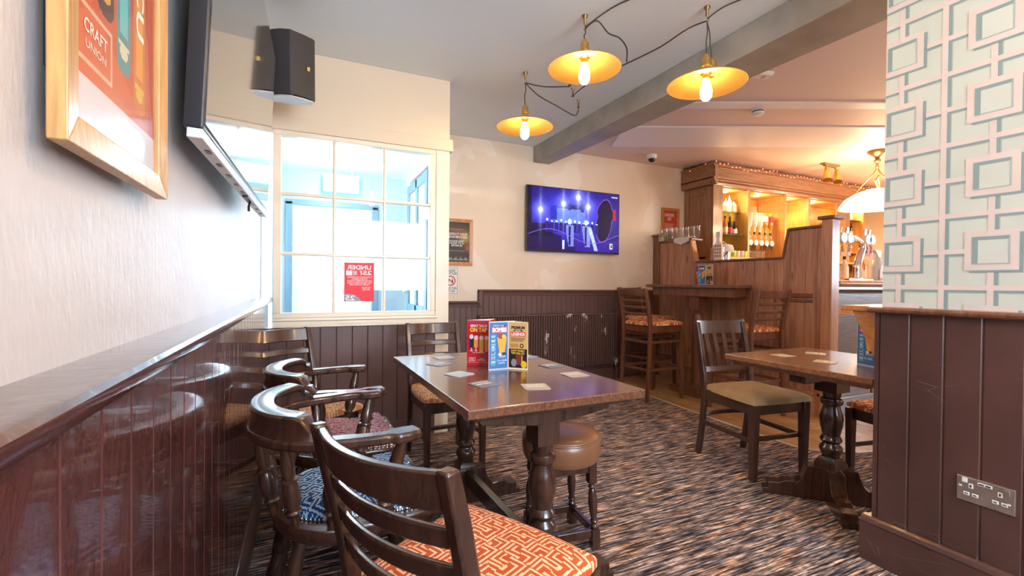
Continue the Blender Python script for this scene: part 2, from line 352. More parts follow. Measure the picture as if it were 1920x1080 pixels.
def rect(U,V,a,b,c,d): return (U>a)&(U<b)&(V>c)&(V<d)
def ell(U,V,x,y,a,b): return ((U-x)/a)**2+((V-y)/b)**2<1
TXT={}
def text(s,w,h,mat,parent,loc,rot=(0,0,0),name='lettering',mirror=False,bold=.0):
    key=(s,bold)
    if key not in TXT:
        cu=bpy.data.curves.new('t','FONT'); cu.body=s; cu.resolution_u=3; cu.offset=bold; cu.align_x='CENTER'; cu.align_y='CENTER'; cu.space_line=.9
        o=bpy.data.objects.new('t',cu); COL.objects.link(o); bpy.context.view_layer.update()
        me=bpy.data.meshes.new_from_object(o.evaluated_get(bpy.context.evaluated_depsgraph_get())); bpy.data.objects.remove(o)
        n=len(me.vertices); co=np.empty(n*3); me.vertices.foreach_get('co',co); co=co.reshape(-1,3)
        mn=co.min(0); mx=co.max(0); co=(co-(mn+mx)/2); sz=(mx-mn)
        TXT[key]=(co,sz,[tuple(p.vertices) for p in me.polygons])
    co,sz,fs=TXT[key]
    k=w/sz[0]; kh=h/sz[1] if h else k
    vv=np.stack([co[:,0]*k*(-1 if mirror else 1),0*co[:,0],co[:,1]*kh],-1)
    me=bpy.data.meshes.new(name); me.from_pydata(vv.tolist(),[],fs); me.materials.append(mat)
    o=bpy.data.objects.new(name,me); COL.objects.link(o); o.parent=parent; o.location=loc; o.rotation_euler=rot
    return o
# ================================================================== SETTING
CZ=2.58
def S(name,mb,mat,parent=None,**k):
    o=O(name,mb,mat,parent,**k)
    if parent is None: o['kind']='structure'
    return o
floor=S('floor',MB().box((-.5,-2.4,-.08),(8.3,9,-.012)),M_pinedk)
# oak boards near the bar
xb=2.86; k=0
while xb<8.1:
    yy=-2.2+random.random()*1.0; 
    ylo=-2.2
    while ylo<4.4:
        yhi=min(4.4,ylo+1.25+random.random()*.5)
        bx('floor_board',(xb+.001,ylo+.001,-.012),(xb+.119,yhi-.001,-.001),M_floorw,floor,bevel=.0015)
        ylo=yhi
        if xb>5.2: ylo=9
    xb+=.12
cp=[(-.25,-2.2),(3.42,-2.2),(5.5,.6),(5.5,1.70),(3.95,1.69),(3.62,1.70),(3.38,1.75),(3.20,1.83),(3.10,1.91),(3.05,2.0),(3.04,2.36),(3.07,3.0),(3.12,3.69),(3.17,4.36),(1.0,4.36),(1.0,3.26),(-.25,3.26)]
carpet=O('carpet',MB().prism(cp,-.011,.004),M_carpet,floor)
edge=[(5.4,1.71),(3.95,1.70),(3.62,1.71),(3.385,1.76),(3.205,1.84),(3.108,1.92),(3.06,2.0),(3.05,2.36),(3.08,3.0),(3.13,3.69),(3.18,4.34)]
O('carpet_edge_strip',MB().strip([(x,y,.003) for x,y in edge],.018,.006),plain('edge_strip',(.72,.66,.55),.4),floor)
lobbyfloor=S('floor_lobby',MB().box((-.3,3.3,-.011),(.98,5.2,.002)),plain('lobby_mat',(.25,.27,.3),.9))
ceil=S('ceiling',MB().box((-.5,-2.4,CZ),(2.35,4.6,CZ+.1)),M_ceil)
ceil2=S('ceiling_bar',MB().box((2.35,-2.4,CZ),(8.3,4.6,CZ+.1)),M_ceil2)
S('trim_beam',MB().prism([(2.25,4.39),(2.45,4.39),(2.60,1.2),(2.75,-2.2),(2.36,-2.2),(2.275,1.5)],2.41,CZ),M_beam,bevel=.008)
def streakm(off,w):   # pale raised strips stand in for light streaks across the bar ceiling
    d=Vector((.9,-.435,0)); n=Vector((.435,.9,0)); p=Vector((3.39,2.44,0))+n*off
    a=p-d*1.05; b=p+d*4.2
    return MB().prism([tuple((a)[:2]),tuple((b)[:2]),tuple((b+n*w)[:2]),tuple((a+n*w)[:2])],CZ-.014,CZ-.0005)
S('ceiling_light_streak',streakm(.03,.13),M_streak,ceil2,bevel=.005); S('ceiling_light_streak',streakm(.60,.62),M_streak,ceil2,bevel=.005)
# left wall
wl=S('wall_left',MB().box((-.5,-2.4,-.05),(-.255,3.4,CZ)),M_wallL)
for g in range(58):
    y0=-2.2+g*.0945+.003
    if y0+.0945>3.245: break
    O('panel_board',MB().prism([(-.232,y0+.0),(-.2012,y0+.0002),(-.2,y0+.0014),(-.2,y0+.0895),(-.2012,y0+.0907),(-.232,y0+.091)],.02,.968),M_panL,wl)
O('groove_shade_backing',MB().box((-.256,-2.2,.02),(-.2325,3.245,.968)),plain('groove_shade',(.012,.006,.006),.7),wl)  # near-black sheet behind the boards puts groove shade into colour
S('trim_dado_cap',MB().prism([(-.256,.966),(-.19,.966),(-.181,.972),(-.176,.983),(-.176,.992),(-.180,.998),(-.186,1.0),(-.256,1.0)],-2.2,3.24,'xz'),M_panCap,smooth=True,autos=30)
wl2=bpy.data.objects['trim_dado_cap']
S('baseboard_left',MB().prism([(-.256,0),(-.182,0),(-.182,.085),(-.186,.095),(-.19,.10),(-.19,.108),(-.198,.118),(-.256,.118)],-2.2,3.24,'xz'),M_panC,smooth=True,autos=30)
# rear walls, out of view, with assumed windows that let daylight in
def wall_hole(name,plane,t0,t1,u0,u1,z0,z1,hu0,hu1,hz0,hz1,mat):
    mb=MB()
    for a,b,c,d in ((u0,hu0,z0,z1),(hu1,u1,z0,z1),(hu0,hu1,z0,hz0),(hu0,hu1,hz1,z1)):
        if plane=='x': mb.box((a,t0,c),(b,t1,d))
        else: mb.box((t0,a,c),(t1,b,d))
    return S(name,mb,mat)
wall_hole('wall_rear','x',-2.4,-2.2,-.5,8.3,-.05,CZ,.5,2.7,.95,2.25,M_wall)  # unseen window opening, assumed from the daylight on the ceiling
wall_hole('wall_right','y',8.05,8.3,-2.2,4.6,-.05,CZ,-.35,.95,1.1,2.1,M_wall)  # unseen window opening, added for the bluish sheen on the bar front
# tv wall and what is left of it
wb=S('wall_back',MB().box((.965,4.4,-.05),(8.3,4.6,CZ)),M_wall)
# dado on tv wall with a step in the rail
pb=.062; x=1.0
while x<3.94:
    top=.90 if x<1.60 else 1.02
    O('panel_board',MB().prism([(x,4.401),(x,4.381),(x+.003,4.378),(x+pb-.004,4.378),(x+pb-.001,4.381),(x+pb-.001,4.401)],.02,top),M_panB,wb)
    x+=pb
rail=[(4.40,.0),(4.352,.0),(4.345,-.012),(4.350,-.022),(4.362,-.034),(4.366,-.06),(4.40,-.06)]
def railseg(x0,x1,z): return MB().prism([(a,z+b) for a,b in rail],x0,x1,'yz')
tr=S('trim_dado_rail',railseg(1.625,3.94,1.036),M_radtop,smooth=True,autos=30)
O('rail_low',railseg(.98,1.665,.918),M_panB,tr,smooth=True,autos=30)
O('rail_step',MB().box((1.625,4.345,.858),(1.665,4.40,1.036)),M_panB,tr,bevel=.008)
S('baseboard_back',MB().box((.98,4.36,0),(3.94,4.40,.12)),M_panB,bevel=.006)
# window wall (front of the entrance lobby)
WY=3.25
ww=S('wall_window',MB().box((-.3,WY,2.15),(.972,WY+.10,CZ)).box((-.3,WY+.01,-.02),(.972,WY+.09,.80)),M_cream)
O('lintel',MB().box((-.25,WY-.022,2.062),(.992,WY+.10,2.15)),M_cream,ww,bevel=.004)
x=-.2
while x<.86:
    e=min(x+.1,.868)
    O('panel_board',MB().prism([(x,WY+.012),(x,WY-.004),(x+.004,WY-.008),(e-.005,WY-.008),(e-.001,WY-.004),(e-.001,WY+.012)],.02,.80),M_panB,ww); x+=.1
O('skirting',MB().box((-.19,WY-.022,0),(.868,WY-.006,.13)),M_panB,ww,bevel=.004)
O('post',MB().box((.870,WY-.012,.0),(.970,WY+.10,2.062)),M_creamgloss,ww,bevel=.003)
# the return of the lobby wall, seen from the room side
S('wall_lobby',MB().box((.92,WY+.10,-.05),(.972,3.62,CZ)).box((.92,4.45,-.05),(.972,4.5,CZ)).box((.92,3.62,2.06),(.972,4.45,CZ)),M_lobby)
win=S('window_1',MB().box((-.178,WY-.012,2.030),(.868,WY+.06,2.062)).box((-.178,WY-.012,.866),(.868,WY+.06,.898)).box((-.178,WY-.012,.898),(-.133,WY+.06,2.03)).box((.828,WY-.012,.898),(.868,WY+.06,2.03)),M_creamgloss,bevel=.004)
O('window_sill',MB().prism([(WY-.012,.866),(WY-.034,.862),(WY-.036,.850),(WY-.024,.842),(WY-.024,.826),(WY-.034,.818),(WY-.034,.806),(WY-.008,.800),(WY+.05,.800),(WY+.05,.866)],-.178,.880,'yz'),M_creamgloss,win,smooth=True,autos=25)
xs=[-.133,.183,.508,.828]; zs=[.898,1.278,1.661,2.030]
for xx in xs[1:3]: O('glazing_bar',MB().prism([(xx-.010,WY+.03),(xx-.010,WY+.004),(xx-.004,WY-.004),(xx+.004,WY-.004),(xx+.010,WY+.004),(xx+.010,WY+.03)],.898,2.03),M_creamgloss,win)
for zz in zs[1:3]: O('glazing_bar',MB().prism([(WY+.031,zz-.011),(WY+.003,zz-.011),(WY-.003,zz-.005),(WY-.003,zz+.005),(WY+.003,zz+.011),(WY+.031,zz+.011)],-.133,.828,'yz'),M_creamgloss,win)
for i in range(3):
    for j in range(3):
        O('pane',MB().box((xs[i],WY+.014,zs[j]),(xs[i+1],WY+.018,zs[j+1])),M_glass,win)
# entrance lobby
LY=4.62
ly=S('wall_lobby_back',MB().box((-.3,LY,-.05),(-.155,LY+.12,2.13)).box((.66,LY,-.05),(.95,LY+.12,2.13)).box((-.155,LY,1.83),(.66,LY+.12,2.13)),M_bluepaint)
S('ceiling_lobby',MB().box((-.3,WY+.1,2.13),(.95,LY+.12,2.15)),M_lobby)
S('wall_lobby_left',MB().box((-.30,WY+.1,-.05),(-.255,LY+.1,2.13)),M_lobby)
dr=S('door_1',MB().box((-.155,LY-.03,0),(-.095,LY+.08,1.83)).box((.60,LY-.03,0),(.66,LY+.08,1.83)).box((-.155,LY-.03,1.80),(.66,LY+.08,1.85)),M_bluewood,bevel=.004)
O('door_leaf_frame',MB().box((-.09,LY+.02,.02),(-.05,LY+.06,1.79)).box((.55,LY+.02,.02),(.595,LY+.06,1.79)).box((-.05,LY+.02,1.72),(.55,LY+.06,1.79)).box((-.05,LY+.02,.02),(.55,LY+.06,.2)),M_lobby,dr)
O('pane',MB().box((-.05,LY+.038,.2),(.55,LY+.042,1.72)),M_glass,dr)
# second lobby door, on the right, half glazed
d2=S('door_2',MB().box((.905,3.66,.02),(.945,3.74,2.02)).box((.905,4.02,.02),(.945,4.09,2.02)).box((.905,4.36,.02),(.945,4.44,2.02)).box((.905,3.74,1.94),(.945,4.36,2.02)).box((.905,3.74,.02),(.945,4.36,.9)),M_bluewood,bevel=.004)
O('pane',MB().box((.922,3.74,.9),(.928,4.02,1.94)),M_frost,d2); O('pane',MB().box((.922,4.09,.9),(.928,4.36,1.94)),M_frost,d2)
O('door_handle',MB().tube([(.905,4.39,1.0),(.87,4.39,1.01),(.862,4.39,1.06),(.862,4.39,1.13),(.87,4.39,1.18),(.905,4.39,1.19)],.009),M_steel,d2,smooth=True)
# street outside: pale wall of the building opposite
br=S('wall_street',MB().box((-5,8.6,-.1),(5,8.8,3.2)),plain('street_render',(.75,.77,.78),.8))
for r in range(18):
    for q in range(10):
        xx=-1.6+q*.34+(.17 if r%2 else 0)
        O('brick',MB().box((xx,8.585,r*.13+.01),(xx+.33,8.6,r*.13+.12)),M_lobby,br)
S('floor_street',MB().box((-5,4.75,-.12),(6,8.6,-.03)),plain('paving',(.5,.5,.5),.8))
# ------------------------------------------------------------------ wallpapered stub wall on the right
CX,CY=2.10,1.035
wc=S('wall_column',MB().box((CX,-2.2,0),(CX+.34,CY,CZ)),M_wband)
y=CY; w=.1015
while y>-2.1:
    O('panel_board',MB().prism([(CX,y),(CX-.014,y),(CX-.018,y-.004),(CX-.018,y-w+.006),(CX-.014,y-w+.002),(CX-.014,y-w),(CX,y-w)],.02,1.0),M_panC,wc); y-=w
O('panel_board',MB().box((CX-.018,CY+.0005,.02),(CX+.34,CY+.016,1.0)),M_panC,wc)
S('trim_column_cap',MB().prism([(CX,.998),(CX-.040,.998),(CX-.048,1.004),(CX-.050,1.012),(CX-.046,1.02),(CX,1.022)],-2.2,CY+.03,'xz').box((CX-.0,CY-.01,.998),(CX+.36,CY+.032,1.022)),M_pinedk,smooth=True,autos=30)
S('baseboard_column',MB().prism([(CX,0),(CX-.046,0),(CX-.046,.135),(CX-.040,.15),(CX-.043,.158),(CX-.036,.172),(CX-.026,.178),(CX,.178)],-2.2,CY+.045,'xz').box((CX,CY+.016,0),(CX+.38,CY+.045,.17)),M_panC,smooth=True,autos=30)
# wallpaper print: lattice bands with printed teal edges, laid on in thin layers
def wallpaper():
    X0=CX-.0004; mb=MB()
    def q(y0,y1,z0,z1,mi,lv):
        z0=max(z0,1.022); z1=min(z1,CZ); y1=min(y1,CY)
        if z1<=z0 or y1<=y0: return
        xx=X0-.00035*lv; mb._add([(xx,y1,z0),(xx,y0,z0),(xx,y0,z1),(xx,y1,z1)],[(0,1,2,3)],mi)
    q(-1.2,CY,1.02,CZ,0,0)
    dy,dz=.130,.1275; bw=.0085; sh=.010
    V=[.982-dy*k for k in range(-1,17)]; H=[1.10+dz*k for k in range(-1,13)]
    zt=CZ
    for v in V:
        q(v-bw-sh-.003,v-bw-sh,1.02,zt,3,1); q(v-bw-sh,v-bw,1.02,zt,1,2)
    for h in H:
        q(-1.2,CY,h-bw-sh*.8-.003,h-bw-sh*.8,3,1.3); q(-1.2,CY,h-bw-sh*.8,h-bw,1,2.3)
    for v in V: q(v-bw,v+bw,1.02,zt,2,3)
    for h in H: q(-1.2,CY,h-bw,h+bw,2,3.3)
    for i,v in enumerate(V):
        if (i-1)%2: continue
        for j,h in enumerate(H):
            if (j-1)%2==0: continue
            a=.0675; c=.047
            q(v-a-sh,v-a,h-a-sh*.8,h+a-.012,1,4); q(v-a-sh,v+a-.014,h-a-sh*.8,h-a,1,4.3)
            q(v-a,v+a,h-a,h+a,2,5)
            q(v-c,v+c,h-c,h+c,0,6); q(v+c-.015,v+c,h-c,h+c,1,7); q(v-c,v+c,h+c-.012,h+c,1,7.3); q(v-c,v-c+.004,h-c,h+c,3,7.6)
            q(v-c,v+c,h-c,h-c+.003,3,7.9)
            q(v-dy+.0+bw,v-a-sh,h-bw,h+bw,2,8.3)
    return mb
O('wallpaper',wallpaper(),[M_aqua,M_wshade,M_wband,M_wline],wc,fix=False)
# ledge with bracket on the back of the stub wall
lg=T('wall_ledge','orange-brown wooden ledge on a triangular bracket behind the wallpapered wall end','shelf',(2.42,1.06,.977))
O('shelf_board',MB().box((-.31,0,.022),(.5,.135,.044)),M_ora,lg,bevel=.003)
O('bracket',MB().prism([(0,.022),(0,-.16),(.015,-.16),(.085,.0),(.095,.022)],-.30,-.26,'yz'),M_ora,lg,bevel=.002)
# ------------------------------------------------------------------ socket
def socket():
    t=T('double_socket','brushed steel double wall socket with two usb ports on brown panelling','socket',(CX-.018,.7175,.408))
    O('plate',MB().prism([(-.0725,-.0425),(.0725,-.0425),(.0725,.0425),(-.0725,.0425)],-.006,0,'yz'),M_steel,t,bevel=.003)
    O('screw_cover',MB().box((-.0075,.058,.005),(-.006,.066,.010)),M_white,t); O('screw_cover',MB().box((-.0075,-.062,-.012),(-.006,-.054,-.007)),M_white,t)
    for cy in (.035,-.037):
        O('pin_shroud',MB().prism([(cy-.006,.006),(cy+.006,.006),(cy+.006,.022),(cy-.006,.022)],-.0072,-.005,'yz'),M_white,t,bevel=.0008)
        for s in (-1,1): O('pin_shroud',MB().prism([(cy+s*.011-.008,-.020),(cy+s*.011+.008,-.020),(cy+s*.011+.008,-.009),(cy+s*.011-.008,-.009)],-.0072,-.005,'yz'),M_white,t,bevel=.0008)
        [O('pin_hole',MB().box(p_,q_),M_black,t) for p_,q_ in (((-.0078,cy-.002,.010),(-.0070,cy+.002,.018)),((-.0078,cy-.015,-.016),(-.0070,cy-.007,-.013)),((-.0078,cy+.007,-.016),(-.0070,cy+.015,-.013)))]
    O('usb_port',MB().box((-.0076,-.018,.024),(-.005,.018,.034)),M_white,t,bevel=.001)
    O('usb_hole',MB().box((-.0082,-.015,.027),(-.0074,-.002,.031)),M_black,t); O('usb_hole',MB().box((-.0082,.002,.027),(-.0074,.015,.031)),M_black,t)
    O('switch',MB().box((-.011,-.060,.018),(-.006,-.046,.034)),M_steel,t,bevel=.001,label='rocker switch'); O('switch',MB().box((-.0085,.044,.022),(-.006,.058,.038)),M_white,t,bevel=.001,label='pale sticker-covered switch')
socket()
# ================================================================== FURNITURE
def maze(X,Y,c,dots=True):
    # nested corner motifs turned four ways, on a square grid
    I=np.floor(X/c).astype(int); J=np.floor(Y/c).astype(int); a=X/c-I; b=Y/c-J
    k=(I*1+J*2+(I//2)*3+(J//3))%4
    A=np.where((k==0)|(k==3),a,1-a); B=np.where((k==0)|(k==1),b,1-b)
    m=np.maximum(A,B); r=((m>.80)&(m<.93))|((m>.50)&(m<.62))
    if dots: r|=(m<.22)&(m>.04)
    return r
def cushion(name,wf,wr,d,h,k,n,colfn,parent,z,x0=0,mat=None,power=5,base=0.,label=None,ny=None):
    t=np.linspace(-1,1,n+1); t=np.sign(t)*(1-(1-np.abs(t))**1.25)
    U,Vv=np.meshgrid(t,t)   # U along x (depth), V along y (width)
    A=U*np.sqrt(1-k*Vv**2/2); B=Vv*np.sqrt(1-k*U**2/2)
    X=A*d/2; Wd=(wr+(wf-wr)*(X/d+.5)); Y=B*Wd/2
    r=np.maximum(np.abs(U),np.abs(Vv)); Z=base+(h-base)*np.clip(1-r**power,0,1)**.55
    sk=np.where(r>.999,0,Z)
    vv=np.stack([X+x0,Y,sk+z],-1).reshape(-1,3)
    i=np.arange(n)[:,None]*(n+1)+np.arange(n)[None,:]; ff=np.stack([i,i+1,i+n+2,i+n+1],-1).reshape(-1,4)
    me=bpy.data.meshes.new(name); me.from_pydata(vv.tolist(),[],ff.tolist())
    if colfn:
        cx=vv[ff].mean(1); cc=np.ones((len(ff)*4,4),np.float32); cc[:,:3]=np.repeat(colfn(cx[:,0]+2,cx[:,1]+2),4,0)
        at=me.color_attributes.new('Col','FLOAT_COLOR','CORNER'); at.data.foreach_set('color',cc.ravel())
    me.materials.append(mat or M_fabric)
    me.polygons.foreach_set('use_smooth',[True]*len(me.polygons))
    o=bpy.data.objects.new(name,me); COL.objects.link(o); o.parent=parent
    if label: o['label']=label
    return o
def fab(c0,c1,cell,rot=0,dots=True):
    c0=srgb(*c0); c1=srgb(*c1)
    def f(X,Y):
        a=X*math.cos(rot)-Y*math.sin(rot); b=X*math.sin(rot)+Y*math.cos(rot)
        m=maze(a,b,cell,dots)[...,None]; return c0*(1-m)+c1*m
    return f
F_orange=fab((188,80,34),(240,196,158),.044,math.radians(3))
F_orange2=fab((192,92,44),(236,190,140),.024,.1)
F_tan=fab((176,122,84),(222,180,138),.05,.4,False)
F_blue=fab((2,64,124),(176,206,232),.040,math.radians(45))  # window's blue sheen on the dark pad put into the fabric colour
F_pink=fab((132,54,64),(214,176,186),.020,math.radians(45))
def ladder_chair(name,label,cat,loc,rz,sh,bh,slats,fabric,wd=None,w=.42,d=.41,n=60,group=None,stool=False,topr=.075,lean=.085,hs=.032,gap=None):
    """seat faces +x; sh seat frame top, bh overall height"""
    wd=wd or M_chair; t=T(name,label,cat,loc,rz,group); wb_=w*.90
    xb=-d/2; xf_=d/2-.02
    ps=.038; spl=.03 if stool else .035
    def bx_(z):  # rear post line
        if z<sh: return xb-spl*((sh-z)/sh)**1.6-.0
        return xb-lean*((z-sh)/(bh-sh))**1.25
    for s in (-1,1):
        zz=[0,sh*.25,sh*.5,sh*.75,sh,sh+(bh-sh)*.25,sh+(bh-sh)*.5,sh+(bh-sh)*.75,bh]
        O('leg',MB().rects([(bx_(z),s*(wb_/2-.012),z,ps*(1.0 if .2*bh<z<.95*bh else .85),ps*.78) for z in zz]),wd,t,smooth=True,bevel=.006,autos=50,label='rear leg running up into the back post')
        O('leg',MB().rects([(xf_+(.012 if stool else .0),s*(w/2-.030+(.012 if stool else 0)),0,.030,.030),(xf_,s*(w/2-.030),sh-.01,.042,.042)]),wd,t,bevel=.004)
    # seat frame
    O('seat_frame',MB().rects([(-.005,0,sh-.075,d-.04,w-.055),(-.005,0,sh,d-.03,w-.045)]),wd,t,bevel=.006)
    cushion('seat',w+.01,w*.9,d+.015,.045,.28,n,fabric,t,sh-.004,.0,base=.012)
    # back slats
    def slat(z,h,bow,nm,th=.017,scoop=0):
        x=bx_(z); pts=[]; hh=[]
        for i in range(13):
            a=-1+i/6; y=a*(wb_/2-.018); pts.append((x-bow*(1-a*a),y,z)); hh.append(h)
        mb=MB(); rings=[]
        tilt=lean*1.1/(bh-sh)
        for (px,py,pz) in pts:
            a=py/(wb_/2); nx=th/2; zt=pz+h/2-scoop*(1-a*a); zb=pz-h/2
            rings.append([(px-nx+tilt*h/2,py,zb),(px+nx+tilt*h/2,py,zb),(px+nx-tilt*h/2,py,zt),(px-nx-tilt*h/2,py,zt)])
        mb.loft(rings); return O(nm,mb,wd,t,smooth=True,bevel=.005,autos=50)
    slat(bh-.004-topr/2,topr,.045,'top_rail',.022,.004)
    gap=gap or (bh-topr-sh-.09)/slats
    for i in range(slats): slat(bh-topr-.012-gap*(i+.6),hs,.036,'slat',.016)
    # stretchers
    if stool:
        for z,r in ((.30,1),(sh-.16,0)):
            pts=[]
            x1=xf_-.0; x0=bx_(z)
            for s in (-1,1): O('stretcher',MB().bar((x0,s*(wb_/2-.012),z),(x1,s*(w/2-.028),z),.018,.026),wd,t,bevel=.004)
            fp=[(x1+.006+.028*(1-a*a),a*(w/2-.035),z) for a in [i/5-1 for i in range(11)]]
            O('footrest' if r else 'stretcher',MB().strip(fp,.02,.028),wd,t,bevel=.004)
            O('stretcher',MB().bar((x0,-(wb_/2-.02),z),(x0,(wb_/2-.02),z),.018,.026),wd,t,bevel=.004)
    else:
        for s in (-1,1): O('stretcher',MB().bar((bx_(.20),s*(wb_/2-.012),.20),(xf_,s*(w/2-.03),.20),.018,.028),wd,t,bevel=.004)
        O('stretcher',MB().bar((-.02,-(w/2-.03),.20),(-.02,(w/2-.03),.20),.018,.026),wd,t,bevel=.004)
    return t
def slat_chair(name,label,cat,loc,rz,fabfn,mat,group=None):
    w,d,sh,bh=.44,.42,.435,.86; t=T(name,label,cat,loc,rz,group); wd=M_chair; wb_=.39
    def bx_(z):
        if z<sh: return -d/2-.055*((sh-z)/sh)**1.5
        return -d/2-.085*((z-sh)/(bh-sh))**1.2
    for s in (-1,1):
        O('leg',MB().rects([(bx_(z),s*(wb_/2-.012),z,.036,.030) for z in [0,.1,.2,.3,.4,.5,.6,.7,.8,.855]]),wd,t,smooth=True,bevel=.006,autos=50,label='rear leg running up into the back post')
        O('leg',MB().rects([(d/2-.03,s*(w/2-.035),0,.034,.034),(d/2-.03,s*(w/2-.035),sh-.01,.048,.048)]),wd,t,bevel=.004)
    O('seat_frame',MB().rects([(-.005,0,sh-.068,d-.035,w-.05),(-.005,0,sh,d-.035,w-.05)]),wd,t,bevel=.005)
    cushion('seat',w+.012,w*.88,d+.02,.05,.22,36,fabfn,t,sh-.004,0,base=.014,mat=mat)
    def rail_(z,h,bow,ln,nm):
        rings=[]
        for i in range(13):
            a=-1+i/6; y=a*ln; x=bx_(z)-bow*(1-a*a); rings.append([(x-.009+.008,y,z-h/2),(x+.009+.008,y,z-h/2),(x+.009-.006,y,z+h/2+.012*a*a),(x-.009-.006,y,z+h/2+.012*a*a)])
        O(nm,MB().loft(rings),wd,t,smooth=True,bevel=.004,autos=50)
    rail_(bh-.045,.085,.035,wb_/2-.0,'top_rail'); rail_(sh+.115,.032,.025,wb_/2-.015,'lower_rail')
    for k in (-1.5,-.5,.5,1.5):
        y=k*.068; a=y/(wb_/2); zs_=[sh+.125+i*(bh-.08-sh-.125)/5 for i in range(6)]
        O('back_splat',MB().rects([(bx_(z)-.030*(1-a*a)+.006*math.sin(i*PI/5),y*(1+.1*i/5),z,.010,.030) for i,z in enumerate(zs_)]),wd,t,smooth=True,bevel=.002,autos=50)
    for s in (-1,1): O('stretcher',MB().bar((bx_(.22),s*(wb_/2-.012),.22),(d/2-.03,s*(w/2-.035),.22),.018,.028),wd,t,bevel=.004)
    O('stretcher',MB().bar((d/2-.06,-(w/2-.035),.22),(d/2-.06,(w/2-.035),.22),.018,.026),wd,t,bevel=.004)
    O('stretcher',MB().strip([(bx_(.22)+.0-.03*(1-a*a),a*(wb_/2-.02),.26) for a in [i/5-1 for i in range(11)]],.016,.026),wd,t,bevel=.003)
    return t
SPN=[(0,.011),(.10,.012),(.16,.016),(.19,.021),(.205,.016),(.22,.015),(.30,.022),(.42,.024),(.52,.019),(.56,.016),(.58,.022),(.60,.022),(.62,.015),(.70,.018),(.82,.017),(.93,.012),(1,.010)]
LEGP=[(0,.014),(.06,.017),(.10,.022),(.13,.018),(.16,.018),(.22,.026),(.34,.030),(.46,.025),(.50,.019),(.53,.025),(.56,.025),(.59,.018),(.70,.021),(.85,.019),(1,.016)]
